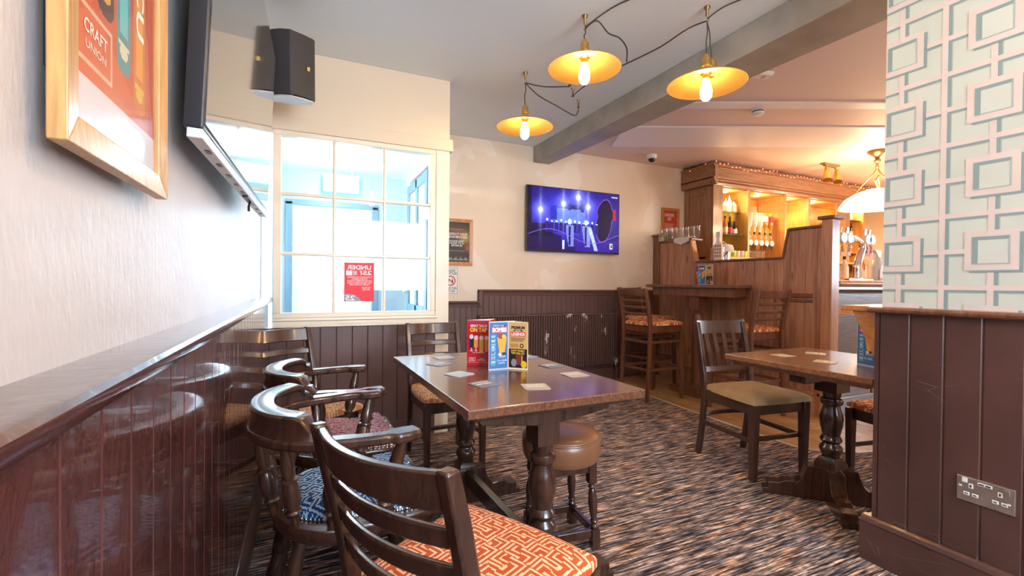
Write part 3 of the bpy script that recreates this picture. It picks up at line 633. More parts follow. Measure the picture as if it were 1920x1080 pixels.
def captain_chair(name,label,loc,rz,fabfn,n=70,group=None):
    t=T(name,label,'chair',loc,rz,group); wd=M_dark; SH=.44
    # saddle seat: D shaped slab
    def outl(k=1.):
        P=[]
        for i in range(28):
            a=PI/2+PI*i/27; P.append((-.03+.19*k*math.cos(a)*1.0,.245*k*math.sin(a)))
        P+=[(.10,-.245*k),(.215*k,-.235*k),(.24*k,-.21*k),(.24*k,.21*k),(.215*k,.235*k),(.10,.245*k)]
        return P
    mb=MB(); rings=[]
    for z,k in ((SH-.045,.95),(SH-.035,.99),(SH-.008,1.),(SH,.985)): rings.append([(x,y,z) for x,y in outl(k)])
    O('seat',mb.loft(rings),wd,t,smooth=True,autos=40)
    # keyhole pad: round at the back, notched for the arm posts, wide in front
    def hw(x):
        s=(x+.19)/.41
        if s<0 or s>1: return 0
        if s<.60: return .185*math.sqrt(max(0,1-((s-.40)/.42)**2))
        if s<.70: return .125
        return .205 if s<.93 else .205*math.sqrt(max(0,1-((s-.93)/.075)**2*.6))
    N=n; ts=np.linspace(-.189,.225,N+1); rowsw=np.array([hw(x) for x in ts]); 
    kk=np.array([.25,.5,.25]); rw=np.convolve(np.pad(rowsw,1,'edge'),kk,'valid'); rw=np.maximum(rw,.01)
    us=np.linspace(-1,1,N+1); X=np.repeat(ts[:,None],N+1,1); Y=rw[:,None]*us[None,:]
    ee=np.minimum.reduce([(1-np.abs(us))[None,:]*rw[:,None],(X+.19)*1.0,(.2255-X)+0*X]); 
    Z=SH+.040*np.clip(ee/.05,0,1)**.5
    Z-=np.where(X>.20,(X-.20)*.9,0)
    vv=np.stack([X,Y,Z],-1).reshape(-1,3); i=np.arange(N)[:,None]*(N+1)+np.arange(N)[None,:]
    ff=np.stack([i,i+N+1,i+N+2,i+1],-1).reshape(-1,4)
    me=bpy.data.meshes.new('seat_pad'); me.from_pydata(vv.tolist(),[],ff.tolist()); me.materials.append(M_fabric)
    cx=vv[ff].mean(1); cc=np.ones((len(ff)*4,4),np.float32); cc[:,:3]=np.repeat(fabfn(cx[:,0]+2,cx[:,1]+2),4,0)
    me.color_attributes.new('Col','FLOAT_COLOR','CORNER').data.foreach_set('color',cc.ravel())
    me.polygons.foreach_set('use_smooth',[True]*len(me.polygons))
    po=bpy.data.objects.new('seat_pad',me); COL.objects.link(po); po.parent=t
    nl=MB(); last=None
    for s in (-1,1):
        pr=None
        for a,b in zip(ts,rw):
            if pr is None or math.hypot(a-pr[0],b-pr[1])>.011: nl.sphere((a,s*(b+.002),SH+.004),.0042,6,4); pr=(a,b)
    o=O('nailhead_trim',nl,M_nail,po,smooth=True); o['kind']='stuff'
    # arm bow: flat horseshoe, then the raised crest on it
    AZ=.675
    def bow(a):   # a from -1 (one hand) to 1
        s=abs(a); sg=1 if a>0 else -1
        if s>.45: u=(s-.45)/.55; return (-.06+.21*u,sg*(.245+.014*math.sin(u*PI)+.003*u))
        th=s/.45*PI/2; return (-.06-.20*math.cos(th),sg*.245*math.sin(th))
    A=[i/32-1 for i in range(65)]; pts=[(*bow(a),AZ) for a in A]
    wdth=[]
    for a in A:
        s=abs(a); wdth.append(.062 if s>.93 else (.070 if s>.80 else (.046 if s>.55 else .052)))
    wdth[0]=wdth[-1]=.045
    O('arm_bow',MB().strip(pts,wdth,.028),wd,t,smooth=True,bevel=.008,autos=50)
    CA=[a*.40 for a in [i/16-1 for i in range(33)]]
    rings=[]
    for a in CA:
        x,y=bow(a); x2,y2=bow(a+.01); dx,dy=x2-x,y2-y; L=math.hypot(dx,dy); nx,ny=dy/L,-dx/L   # outward
        s=abs(a)/.40; H=.062 if s<.80 else (.062-.034*(s-.80)/.06 if s<.86 else (.028 if s<.93 else .028-.022*(s-.93)/.07))
        top=AZ+.012+H; w0=.020; w1=.034 if s<.86 else .024; ln=.018*min(1,H/.09)
        R=[]
        for off,z in ((-w0,AZ+.012),(w0,AZ+.012),(w0+ln*.6,AZ+.012+H*.55),(w1+ln,top-.014),(w1+ln,top-.004),(w1+ln-.006,top),(-w1+ln+.010,top),(-w1+ln+.004,top-.006),(-w0+ln*.7,AZ+.012+H*.5)):
            R.append((x+nx*off,y+ny*off,z))
        rings.append(R)
    O('crest',MB().loft(rings),wd,t,smooth=True,autos=38)
    # spindles
    for a in (-.42,-.25,-.085,.085,.25,.42):
        x,y=bow(a); bxx=-.045+(x+.045)*.80; byy=y*.80
        O('spindle',MB().turned((bxx,byy,SH-.005),(x,y,AZ-.01),SPN,12),wd,t,smooth=True)
    for s in (-1,1):
        O('arm_post',MB().turned((.055,s*.20,SH-.005),(.105,s*.252,AZ-.01),[(p,r*1.12) for p,r in SPN],14),wd,t,smooth=True)
        O('leg',MB().turned((.22,s*.21,0),(.14,s*.165,SH-.03),LEGP,14),wd,t,smooth=True)
        O('leg',MB().turned((-.24,s*.19,0),(-.14,s*.14,SH-.03),LEGP,14),wd,t,smooth=True)
        O('stretcher',MB().turned((-.21,s*.176,.15),(.195,s*.196,.15),[(0,.009),(.3,.011),(.42,.016),(.5,.02),(.58,.016),(.7,.011),(1,.009)],10),wd,t,smooth=True)
    O('stretcher',MB().turned((0,-.186,.15),(0,.186,.15),[(0,.009),(.3,.011),(.42,.016),(.5,.02),(.58,.016),(.7,.011),(1,.009)],10),wd,t,smooth=True)
    return t
# --- pub table with two turned columns, near the middle
COLP0=[(0,.040),(.05,.046),(.10,.055),(.13,.058),(.17,.054),(.20,.043),(.22,.041),(.24,.050),(.27,.055),(.30,.050),(.33,.042),(.40,.048),(.50,.057),(.60,.058),(.68,.050),(.74,.043),(.78,.041),(.80,.052),(.84,.056),(.88,.052),(.90,.042),(.95,.046),(1,.050)]
COLP=[(a,b*.86) for a,b in COLP0]
def scroll_foot(L,H=.13):
    return [(-.0,0),(L,0),(L,.028),(L-.02,.03),(L-.02,.062),(L-.075,.066),(L-.10,.080),(L-.13,.082),(L-.155,.078),(L-.175,.10),(L-.19,.135),(L-.2,.17),(0,.17)]
def pub_table(loc,rz):
    t=T('pub_table','long dark wooden pub table covered with beer mats, on two turned columns','table',loc,rz)
    W_,L_,Z_=.67,1.06,.725
    O('tabletop',MB().rects([(0,0,Z_-.030,W_,L_),(0,0,Z_,W_,L_)]),M_top,t,bevel=.004)
    O('top_frame',MB().rects([(0,0,Z_-.052,W_-.09,L_-.09),(0,0,Z_-.030,W_-.06,L_-.06)]),M_dark,t,bevel=.003)
    for s in (-1,1):
        y=s*.385
        c=O('column',MB().rects([(0,y,.54,.086,.086),(0,y,Z_-.05,.086,.086)]).lathe([(r,.20+z*.345) for z,r in COLP],(0,y,0),24).rects([(0,y,.03,.092,.092),(0,y,.175,.092,.092),(0,y,.205,.06,.06)]),M_dark,t,smooth=True,autos=35,label='turned column with square blocks')
        O('bearer',MB().prism([(-.27,Z_-.055),(-.25,Z_-.085),(-.05,Z_-.11),(.05,Z_-.11),(.25,Z_-.085),(.27,Z_-.055)],y-.045,y+.045,'xz'),M_dark,t,bevel=.004)
        P=scroll_foot(.29); poly=P+[(-a,b) for a,b in P[::-1]]
        O('foot',MB().prism([(a,b) for a,b in poly if abs(a)>1e-6 or b==0][:],y-.04,y+.04,'xz'),M_dark,t,bevel=.004)
    O('stretcher',MB().box((-.018,-.34,.10),(.018,.34,.17)),M_dark,t,bevel=.004)
    return t
def dining_table(loc,rz):
    t=T('dining_table','square brown pub table on one turned column with four scrolled feet','table',loc,rz)
    Z_=.72
    O('tabletop',MB().rects([(0,0,Z_-.028,.70,.72),(0,0,Z_,.70,.72)]),M_top2,t,bevel=.004)
    O('top_frame',MB().rects([(0,0,Z_-.055,.62,.64),(0,0,Z_-.028,.66,.68)]),M_pinedk,t,bevel=.003)
    O('column',MB().rects([(0,0,.56,.11,.11),(0,0,Z_-.05,.11,.11)]).lathe([(r*1.05,.22+z*.345) for z,r in COLP],(0,0,0),24).rects([(0,0,.03,.105,.105),(0,0,.19,.105,.105),(0,0,.225,.07,.07)]),M_dark,t,smooth=True,autos=35)
    O('bearer',MB().bar((-.28,0,Z_-.075),(.28,0,Z_-.075),.08,.04),M_dark,t,bevel=.004)
    P=scroll_foot(.31)
    for k in range(4):
        mb=MB().prism([(a,b) for a,b in P],-.034,.034,'xz'); mb.xf(0,Matrix.Rotation(PI/4+k*PI/2,4,'Z')); O('foot',mb,M_dark,t,bevel=.004)
    return t
tb1=pub_table((.756,1.788,.004),math.radians(1.5)); 
tb2=dining_table((2.465,1.432,.004),math.radians(0))
# --- chairs
cA=ladder_chair('dining_chair','dark ladder-back chair with a patterned orange seat, nearest the camera','chair',(.375,1.0,.004),math.radians(28),.42,.80,3,F_orange,M_dark,w=.45,d=.41,n=170,gap=.072,hs=.040)
cE=ladder_chair('dining_chair','dark ladder-back chair with a tan seat in the corner by the panelled left wall','chair',(.03,2.62,.004),math.radians(-58),.42,.83,3,F_tan,w=.40)
cF=ladder_chair('dining_chair','dark ladder-back chair with a tan seat pushed under the far end of the long table','chair',(.80,2.72,.004),math.radians(-88),.42,.83,3,F_tan,w=.40)
cH=ladder_chair('dining_chair','dark chair with an orange seat half hidden behind the wallpapered wall end','chair',(2.98,1.33,.004),math.radians(170),.42,.83,3,F_orange2,w=.42)
cD=slat_chair('dining_chair','dark vertical-slat chair with a plain tan suede seat, at the square table','chair',(2.50,1.90,.004),math.radians(-97),None,M_suede)
captain_chair('captain_chair','low captain armchair with blue patterned seat pad, nearest the left wall panelling',(.135,1.515,.004),math.radians(3),F_blue,120)
captain_chair('captain_chair','low captain armchair with pink patterned seat pad, behind the blue-seated one',(.135,2.065,.004),math.radians(1),F_pink,80)
# --- round stool
def low_stool(loc):
    t=T('round_stool','low round stool with a brown leather-look padded top beside the long table','stool',loc,math.radians(-6))
    O('seat',MB().lathe([(.155,.375),(.160,.385),(.165,.40),(.168,.43),(.166,.455),(.160,.466),(.163,.470),(.160,.478),(.13,.488),(.07,.494),(.001,.496)],n=48),M_vinyl,t,smooth=True,autos=60)
    O('seat_piping',MB().tube([(.1645*math.cos(a),.1645*math.sin(a),.467) for a in [2*PI*k/48 for k in range(49)]],.004,6),M_vinyl,t,smooth=True)
    O('seat_frame',MB().box((-.105,-.105,.33),(.105,.105,.376)),M_dark,t,bevel=.004)
    for a in (-1,1):
        for b in (-1,1):
            O('leg',MB().rects([(a*.108,b*.108,.016,.034,.034),(a*.106,b*.106,.10,.034,.034)]).turned((a*.106,b*.106,.10),(a*.096,b*.096,.29),[(0,.013),(.05,.016),(.1,.011),(.16,.017),(.22,.012),(.35,.017),(.6,.020),(.8,.015),(.86,.011),(.9,.017),(.95,.012),(1,.015)],12).rects([(a*.096,b*.096,.288,.034,.034),(a*.094,b*.094,.375,.034,.034)]),M_dark,t,smooth=True,autos=35)
    for a in (-1,1):
        O('stretcher',MB().box((-.106,a*.106-.009,.066),(.106,a*.106+.009,.10)),M_dark,t,bevel=.003); O('stretcher',MB().box((a*.106-.009,-.106,.066),(a*.106+.009,.106,.10)),M_dark,t,bevel=.003)
low_stool((1.008,1.68,-.012))
# --- bar stools
bs=dict(sh=.72,bh=1.07,slats=3,w=.42,d=.42,n=60,stool=True,topr=.07,lean=.07,hs=.026)
ladder_chair('bar_stool','tall ladder-back bar stool nearest the radiator, back towards the long table','stool',(3.13,3.50,-.001),math.radians(4),fabric=F_orange2,wd=M_stool,**bs)
ladder_chair('bar_stool','tall ladder-back bar stool in shadow between the high table and the back wall','stool',(3.55,4.02,-.001),math.radians(-78),fabric=F_orange2,wd=M_stool,**bs)
ladder_chair('bar_stool','tall ladder-back bar stool at the right end of the high table','stool',(3.53,2.78,-.001),math.radians(87),fabric=F_orange2,wd=M_stool,**bs)
# --- high (poseur) table
def poseur(loc):
    t=T('high_bar_table','narrow high bar table on a turned column against the boarded partition','table',loc)
    O('tabletop',MB().prism([(-.27,-.58),(.232,-.33),(.232,.60),(-.27,.60)],1.075,1.108),M_pinedk,t,bevel=.006)
    O('top_frame',MB().prism([(-.22,-.50),(.215,-.29),(.215,.54),(-.22,.54)],.99,1.075),M_pinedk,t,bevel=.004)
    c=(-.14,-.02)
    O('column',MB().rects([(c[0],c[1],.86,.115,.115),(c[0],c[1],.99,.115,.115)]).lathe([(.042,.845),(.052,.85),(.052,.858),(.040,.862)],(c[0],c[1],0),20).lathe([(.058,.10),(.058,.118),(.046,.125),(.048,.18),(.053,.30),(.057,.45),(.056,.60),(.048,.74),(.042,.80),(.040,.815),(.052,.822),(.054,.836),(.044,.848)],(c[0],c[1],0),24),M_stool,t,smooth=True,autos=35)
    O('base',MB().box((c[0]-.10,c[1]-.10,0),(c[0]+.10,c[1]+.10,.10)).box((c[0]-.08,c[1]-.30,0),(c[0]+.08,c[1]+.30,.06)),M_pinedk,t,bevel=.006)
    return t
poseur((3.715,3.37,-.001))
# ================================================================== BAR PARTITION
PX=3.95
bp=T('bar_partition','boarded pine partition with stepped top and end posts in front of the bar','partition',(PX,0,0))
y=4.30; bw_=.0985; k=0
def ptop(y):
    if y>3.80: return 1.605
    if y>3.73: return 1.345+(y-3.73)/.07*.26
    if y>2.74: return 1.345
    if y>2.68: return 1.345+(2.74-y)/.06*.25
    return 1.595
while y>2.39:
    y1=max(y-bw_,2.385); 
    cut=[v for v in (3.80,3.73,2.74,2.68) if y1<v<y]
    ys=[y-.0005]+cut+[y1+.0005]
    poly=[(y-.0005,.19)]+[(v,ptop(v-1e-6) if i else ptop(v-1e-6)) for i,v in enumerate(ys)]+[(y1+.0005,.19)]
    O('board',MB().prism([(a,b) for a,b in poly],-.0,.022,'yz'),M_pine,bp,bevel=.0035); y=y1
O('backing',MB().box((.024,2.40,.05),(.045,4.30,1.34)),M_pinedk,bp)
O('post',MB().box((-.025,4.30,0),(.065,4.395,1.69)),M_pinedk,bp,bevel=.004); O('post_cap',MB().box((-.045,4.285,1.69),(.085,4.398,1.715)),M_pinedk,bp,bevel=.005)
O('post',MB().box((-.02,2.30,0),(.085,2.385,1.655)),M_pine,bp,bevel=.004); O('post_cap',MB().box((-.04,2.275,1.655),(.11,2.41,1.685)),M_pinedk,bp,bevel=.006)
O('cap',MB().box((-.02,3.79,1.605),(.06,4.30,1.63)),M_pinedk,bp,bevel=.006)
O('cap',MB().box((-.02,2.74,1.345),(.06,3.735,1.368)),M_pinedk,bp,bevel=.006)
O('cap',MB().box((-.02,2.385,1.595),(.06,2.68,1.618)),M_pinedk,bp,bevel=.006)
O('cap',MB().prism([(3.735,1.35),(3.805,1.62),(3.83,1.62),(3.76,1.35)],-.015,.055,'yz'),M_framew2,bp,bevel=.004,label='pale slanted edge board')
O('cap',MB().prism([(2.74,1.35),(2.69,1.61),(2.67,1.61),(2.72,1.35)],-.015,.055,'yz'),M_pinedk,bp,bevel=.004)
O('dado_strip',MB().prism([(0,1.0),(-.022,1.004),(-.024,1.014),(-.016,1.02),(-.020,1.032),(0,1.038)],2.46,2.745,'xz').prism([(0,.96),(-.012,.962),(-.012,.985),(0,.987)],2.46,2.745,'xz'),M_pinedk,bp,bevel=.002)
O('skirting',MB().box((-.012,2.385,.0),(0.02,4.30,.17)).prism([(0,.17),(-.020,.172),(-.022,.185),(-.012,.195),(0,.2)],2.41,4.28,'xz'),M_pine,bp,bevel=.003)
# ================================================================== BAR COUNTER
ct=T('bar_counter','dark bar counter with rounded wooden edge and panelled front, daylight sheen in its grey','counter',(4.05,2.36,0))
O('countertop',MB().prism([(-.02,1.10),(-.05,1.105),(-.062,1.125),(-.05,1.15),(-.02,1.158),(.55,1.158),(.55,1.10)],.0,3.6,'yz'),M_framew2,ct,bevel=.006)
O('counter_moulding',MB().prism([(0,1.04),(-.03,1.05),(-.045,1.075),(-.04,1.10),(0,1.10)],.0,3.6,'yz'),M_dark,ct,bevel=.004)
O('front_frieze',MB().box((.0,.0,.90),(3.6,.03,1.04)),M_grey,ct,bevel=.003)
q=0
while q<3.55:
    O('front_panel',MB().box((q+.03,.012,.15),(min(q+.56,3.58),.03,.86)).prism([(q,.15),(q+.05,.15),(q+.05,.90),(q,.90)],-.0,.02,'xz'),M_grey,ct,bevel=.006); q+=.6
O('front_skirting',MB().box((.0,-.015,0),(3.6,.02,.15)),M_grey,ct,bevel=.006)
# ================================================================== BACK BAR CABINET
cx0,cy0=4.44,3.95
cb=T('back_bar_cabinet','tall wooden back bar cabinet with lit shelves and a deep cornice','cabinet',(cx0,cy0,0))
CW=3.3
O('side_panel',MB().box((0,.03,0),(.03,.44,2.35)).box((-.012,.03,0),(0,.10,2.33)).box((-.012,.37,0),(0,.44,2.33)).box((-.012,.10,2.20),(0,.37,2.33)),M_cab,cb,bevel=.003)
O('back_panel',MB().box((.03,.41,0),(CW,.43,2.35)),M_cabin,cb)
stx=[(.0,.16),(.60,.635),(1.30,1.335),(1.78,1.82),(2.42,2.72),(3.05,3.08)]
for a,b in stx:
    O('stile',MB().box((a,-.0,0),(b,.03 if b-a>.1 else .41,2.30)),M_cab if b-a>.1 else M_cabin,cb,bevel=.003)
O('base_unit',MB().box((.03,.03,0),(CW,.40,1.0)),M_cab,cb); O('worktop',MB().box((-.0,-.05,1.42),(CW,.41,1.45)),M_cabin,cb,bevel=.004)
O('top_board',MB().box((0,.03,2.285),(CW,.44,2.305)),M_cabin,cb)
crn=[(.44,2.30),(-.005,2.30),(-.012,2.335),(-.040,2.345),(-.045,2.36),(-.065,2.372),(-.065,2.385),(-.045,2.39),(-.045,2.50),(-.062,2.51),(-.075,2.53),(-.075,2.545),(.44,2.545)]
O('cornice',MB().prism(crn,-.075,CW,'yz').prism([(-.04,2.30),(-.075,2.37),(-.075,2.385),(-.055,2.39),(-.055,2.50),(-.085,2.53),(-.085,2.545),(0,2.545),(0,2.30)],-.07,.44,'xz'),M_cabx,cb,bevel=.003)
for (x0,x1,zs_) in ((.16,.60,(1.735,2.015)),(2.72,3.05,(1.60,1.86,2.08))):
    for z in zs_: O('shelf',MB().box((x0,.04,z-.008),(x1,.40,z)),M_shelfglass if x0<1 else M_cabin,cb,bevel=.001)
O('shelf',MB().box((1.335,.06,1.70),(1.78,.40,1.72)),M_cabin,cb,bevel=.002); O('shelf',MB().box((1.82,.1,1.70),(2.42,.40,1.72)),M_cabin,cb,bevel=.002)
mirror=plain('mirror_glass',(.75,.80,.84),.03,1)
O('mirror',MB().box((1.84,.395,1.74),(2.40,.408,2.26)),mirror,cb); O('mirror',MB().box((.66,.395,1.46),(1.28,.408,2.20)),mirror,cb)
for x in (.38,.97,1.55,2.1,2.9):
    O('downlight',MB().lathe([(.001,2.276),(.034,2.276),(.034,2.286),(.001,2.286)],(x,.17,0),14),M_lampdisc,cb)
    spot((cx0+x,cy0+.17,2.27),30,(1,.66,.32),2.4,.03)
    point((cx0+x,cy0+.12,2.20),6,(1,.62,.28),.04)
# fairy lights along the cornice
fl=T('fairy_lights','red string of fairy lights along the top of the cabinet','lights',(cx0,cy0,2.55))
wp=[]; 
for i in range(12): wp.append((-.07,.42-i*.04,.0+.012*math.sin(i*1.9)))
for i in range(150): wp.append((-.06+i*.0222,-.085-.004*math.sin(i*2.1),-.004-.02*abs(math.sin(i*.71))))
O('wire',MB().tube([(a,b,c+.006) for a,b,c in wp],.0022,5),M_cord,fl)
mb=MB()
for i,(a,b,c) in enumerate(wp[::3]): mb.sphere((a-.004,b-.006,c+random.uniform(-.035,.012)),.0066,6,4)
o=O('bulbs',mb,M_red,fl,smooth=True); o['kind']='stuff'
for i in range(0,10): pass
# ------------------------------------------------------------------ bottles
def gm(n,c,r=.06,coat=1): return plain(n,c,r,0,coat)
G_white=gm('pale_spirit',(.80,.78,.68)); G_dark=gm('dark_bottle_glass',(.012,.014,.012)); G_green=gm('green_glass',(.05,.35,.06)); G_amber=gm('amber_spirit',(.60,.24,.03)); G_lime=gm('lime_glass',(.55,.80,.08)); G_red=gm('red_spirit',(.45,.03,.02)); G_pink=gm('pink_glass',(.85,.5,.55)); G_blue=gm('blue_glass',(.05,.15,.5))
L_cream=plain('label_cream',(.80,.74,.6),.5); L_red=plain('label_red',(.6,.05,.05),.5); L_white=plain('label_white',(.85,.85,.82),.5); L_black=plain('label_black',(.03,.03,.03),.4); L_gold=plain('label_gold',(.75,.5,.1),.4)
SH_=[[(.0,0),(.034,0),(.036,.01),(.036,.14),(.033,.165),(.014,.20),(.012,.25),(.014,.255),(.014,.262),(.0,.262)],
     [(.0,0),(.040,0),(.042,.01),(.042,.105),(.036,.13),(.016,.15),(.013,.19),(.015,.20),(.0,.20)],
     [(.0,0),(.030,0),(.031,.01),(.031,.19),(.026,.215),(.012,.24),(.011,.29),(.013,.30),(.0,.30)]]
def bottle(name,label,loc,gl,lb,shape=0,inv=False,group=None,s=1.):
    t=T(name,label,'bottle',loc,0,group)
    pr=[(max(r,.0005)*s,z*s) for r,z in SH_[shape]]; H=pr[-1][1]
    if inv: pr=[(r,H-z) for r,z in pr][::-1]
    O('glass_body',MB().lathe(pr,n=14),gl,t,smooth=True)
    rb=[r for r,z in SH_[shape]][3]*s+.0006; a,b=(.035*s,.11*s) if shape!=1 else (.025*s,.09*s)
    if inv: a,b=H-b,H-a
    O('paper_label',MB().lathe([(rb,a),(rb,b)],n=14,cap=False),lb,t,smooth=True,fix=False)
    c0,c1=(H-.03*s,H+.002) 
    if inv: c0,c1=-.02,.012
    O('cap',MB().lathe([(.001,c0),(.0155*s,c0),(.0155*s,c1),(.001,c1)],n=12),L_black,t,smooth=True,autos=40)
    return t
ordn=['leftmost','second','third','fourth','fifth','sixth','seventh','eighth','ninth','tenth']
for i,(x,s,g) in enumerate(((.20,0,G_white),(.285,2,G_white),(.375,1,G_white),(.45,0,G_white),(.53,1,G_white))):
    bottle('spirit_bottle','%s clear spirit bottle on the top glass shelf of the back bar'%(ordn[i]+(' from left' if i else '')),(cx0+x,cy0+.15,2.016),g,L_cream if i%2 else L_white,s,s=.85)
for i,(x,g,l) in enumerate(((.20,G_dark,L_black),(.28,G_dark,L_red),(.365,G_amber,L_cream),(.45,G_dark,L_red),(.53,G_dark,L_white))):
    bottle('spirit_bottle','%s %s bottle on the lower glass shelf of the back bar'%(ordn[i]+(' from left' if i else ''),'amber cream-labelled' if i==2 else 'dark'),(cx0+x,cy0+.14,1.737),g,l,(0,1,0,0,1)[i],s=.88)
for i in range(6):
    x=.70+i*.102
    t=T('spirit_optic','%s white round spirit measure in the row of optics'%(ordn[i]+(' from left' if i else '')),'optic',(cx0+x,cy0+.12,1.66))
    i0=MB(); i0.lathe([(.001,0),(.036,.0),(.038,.006),(.036,.012),(.001,.012)],n=18); i0.xf(0,Matrix.Rotation(PI/2,4,'X')@Matrix.Translation((0,0,0)))
    O('dial',i0,M_white,t,smooth=True,autos=40); O('clear_chamber',MB().lathe([(.022,.04),(.026,.05),(.026,.10),(.02,.11)],(0,.02,0),12),M_clear,t,smooth=True)
    O('spout',MB().tube([(0,.0,-.03),(-.004,-.004,-.06),(-.012,-.01,-.085)],.007,6).box((-.012,-.016,-.045),(.012,.0,-.035)),M_black,t,smooth=True)
    g,l=((G_dark,L_red),(G_white,L_cream),(G_white,L_white),(G_white,L_white),(G_amber,L_white),(G_amber,L_red))[i]
    bottle('upturned_bottle','%s upturned spirit bottle hanging in the row of optics'%(ordn[i]+(' from left' if i else '')),(cx0+x,cy0+.14,1.79),g,l,0,True,s=1.)
rk=T('optic_rail','wooden rail carrying the row of spirit optics','rail',(cx0+.64,cy0+.16,1.66)); O('rail_bar',MB().box((0,.0,-.02),(.655,.02,.02)),M_cabin,rk,bevel=.003); O('rail_shelf',MB().box((0,.02,.0),(.655,.2,.012)),M_cabin,rk,bevel=.002)
for i,(x,g,l,s) in enumerate(((1.40,G_white,L_cream,1),(1.49,G_white,L_white,1),(1.58,G_white,L_gold,1),(1.68,G_amber,L_white,1),(1.90,G_white,L_white,0),(2.0,G_dark,L_white,0),(2.12,G_amber,L_cream,2),(2.25,G_white,L_red,0))):
    bottle('spirit_bottle','%s bottle on the %s shelf right of the optics'%((ordn+['x']*5)[i if i<4 else i-4]+(' from left' if i%4 else ''),'mid-height' if i<4 else 'mirrored'),(cx0+x,cy0+.2,1.721),g,l,s,s=.9)
for r,z in enumerate((1.601,1.861,2.081)):
    for i in range(4):
        g=(G_amber,G_dark,G_green,G_white,G_red,G_amber)[(i*2+r)%6]; l=(L_cream,L_white,L_gold,L_red)[(i+r)%4]
        bottle('spirit_bottle','%s bottle on the %s wooden shelf behind the beer taps'%(ordn[i]+(' from left' if i else ''),('lowest','middle','top')[r]),(cx0+2.765+i*.075,cy0+.13,z),g,l,(0,2,0)[r],s=.62 if r<2 else .55)
# short coloured glasses on the worktop
def tumbler(name,label,loc,mat,r=.034,h=.085,group=None,cat='glass',tap=1.12):
    o=O(name,MB().lathe([(.0005,0),(r*.9,0),(r,.004),(r*tap,h),(r*tap-.0022,h),(r-.003,.012),(.0005,.010)],n=18,cap=False),mat,None,smooth=True,autos=50,loc=loc); tag(o,label,cat,group); return o
for i,(x,g,nm) in enumerate(((.20,G_green,'green'),(.27,G_green,'green'),(.34,G_lime,'lime'),(.41,G_white,'pale'),(.48,G_pink,'pink'),(.54,G_lime,'lime'))):
    tumbler('tumbler','%s glass, %s in the row below the glass shelves'%(nm,ordn[i]+(' from left' if i else '')),(cx0+x,cy0-.005,1.451),g,.030,.075)
for i in range(4): tumbler('tumbler','%s small clear glass on the worktop under the optics'%(ordn[i]+(' from left' if i else '')),(cx0+.69+i*.085,cy0+.05,1.451),M_clear,.026,.09)
# pint glasses on the partition top
k=0
def pint(loc,lab): return tumbler('pint_glass',lab,loc,M_clear,.030,.145,group='glasses standing on the partition cap',tap=1.28)
for j in range(3): pint((PX+.018,4.255-j*.084,1.6305),'clear straight pint glass among the glasses on the partition top')
for j in range(6): pint((PX+.125,4.27-j*.084,1.6305),'clear straight pint glass among the glasses on the partition top')
gs=T('glass_shelf','narrow wooden shelf behind the partition top carrying pint glasses','shelf',(PX+.066,3.82,1.61)); O('shelf_board',MB().box((0,0,0),(.12,.50,.018)),M_pinedk,gs,bevel=.002)
# towel, ice bucket, bottle opener board on the partition
def towel(name,label,loc,W_,drop_f,drop_b,lift=0,seed=1):
    rnd=random.Random(seed); mb=MB(); rows=[]
    prof=[(-.045,-drop_f),(-.045,-drop_f*.6),(-.043,-drop_f*.25),(-.034,.004),(0,.012+lift),(.05,.010+lift),(.08,.0),(.085,-drop_b)]
    n=14
    for j in range(n+1):
        y=-W_/2+W_*j/n; R=[]
        for i,(x,z) in enumerate(prof):
            wv=math.sin(j*1.3+i*.4)*.006; edge=(1-.5*abs(j/n-.5)*2 if z<-.01 else 1)
            R.append((x-abs(wv)*(1 if i<3 else 0),y+wv,z*edge+(.003*math.sin(j*.9+i))*(i>2)))
        rows.append(R)
    vs=[p for r in rows for p in r]; m=len(prof); fs=[(j*m+i,j*m+i+1,(j+1)*m+i+1,(j+1)*m+i) for j in range(n) for i in range(m-1)]
    mb._add(vs,fs); o=O(name,mb,M_towel,None,smooth=True,autos=80,loc=loc); so=o.modifiers.new('thick','SOLIDIFY'); so.thickness=.006; ss=o.modifiers.new('sub','SUBSURF'); ss.levels=1; ss.render_levels=2
    tag(o,label,'towel'); return o
towel('bar_towel','white bar towel draped over the partition top beside the pint glasses',(PX+.018,3.935,1.632),.24,.075,.02,.012)
bk=T('ice_bucket','stainless steel ice bucket behind the low part of the partition','bucket',(4.17,3.60,1.26))
O('body',MB().lathe([(.001,0),(.085,0),(.095,.01),(.105,.235),(.110,.24),(.110,.25),(.104,.25),(.098,.02),(.001,.018)],n=28),M_chrome,bk,smooth=True,autos=40); O('handle',MB().tube([(0,.112*math.cos(a),.22+.10*math.sin(a)) for a in [PI*k/14 for k in range(15)]],.004),M_chrome,bk,smooth=True)
o=O('bar_towel',MB().loft([[(.115*r*math.cos(2*PI*k/24)+.02,.115*r*math.sin(2*PI*k/24),z+.006*math.sin(k*1.7)*(r>.8)+(-.07 if (r>1 and 6<k<16) else 0)) for k in range(24)] for r,z in ((.05,.045),(.5,.04),(.9,.022),(1.02,-.01),(1.04,-.05))]),M_towel,None,smooth=True,autos=90,loc=(4.17,3.60,1.515)); tag(o,'white towel thrown over the ice bucket','towel')
st=T('bar_shelf','back shelf of the partition that carries the bucket','shelf',(PX+.045,3.16,1.235)); O('shelf_board',MB().box((0,-.60,0),(.32,.60,.02)),M_pinedk,st,bevel=.003)
O('bracket',MB().box((0,.40,-.15),(.2,.43,0)),M_pinedk,st)
dx=T('bottle_shaped_board','white bottle-shaped cut-out board with dark numbered windows','ornament',(PX+.06,3.495,1.369))
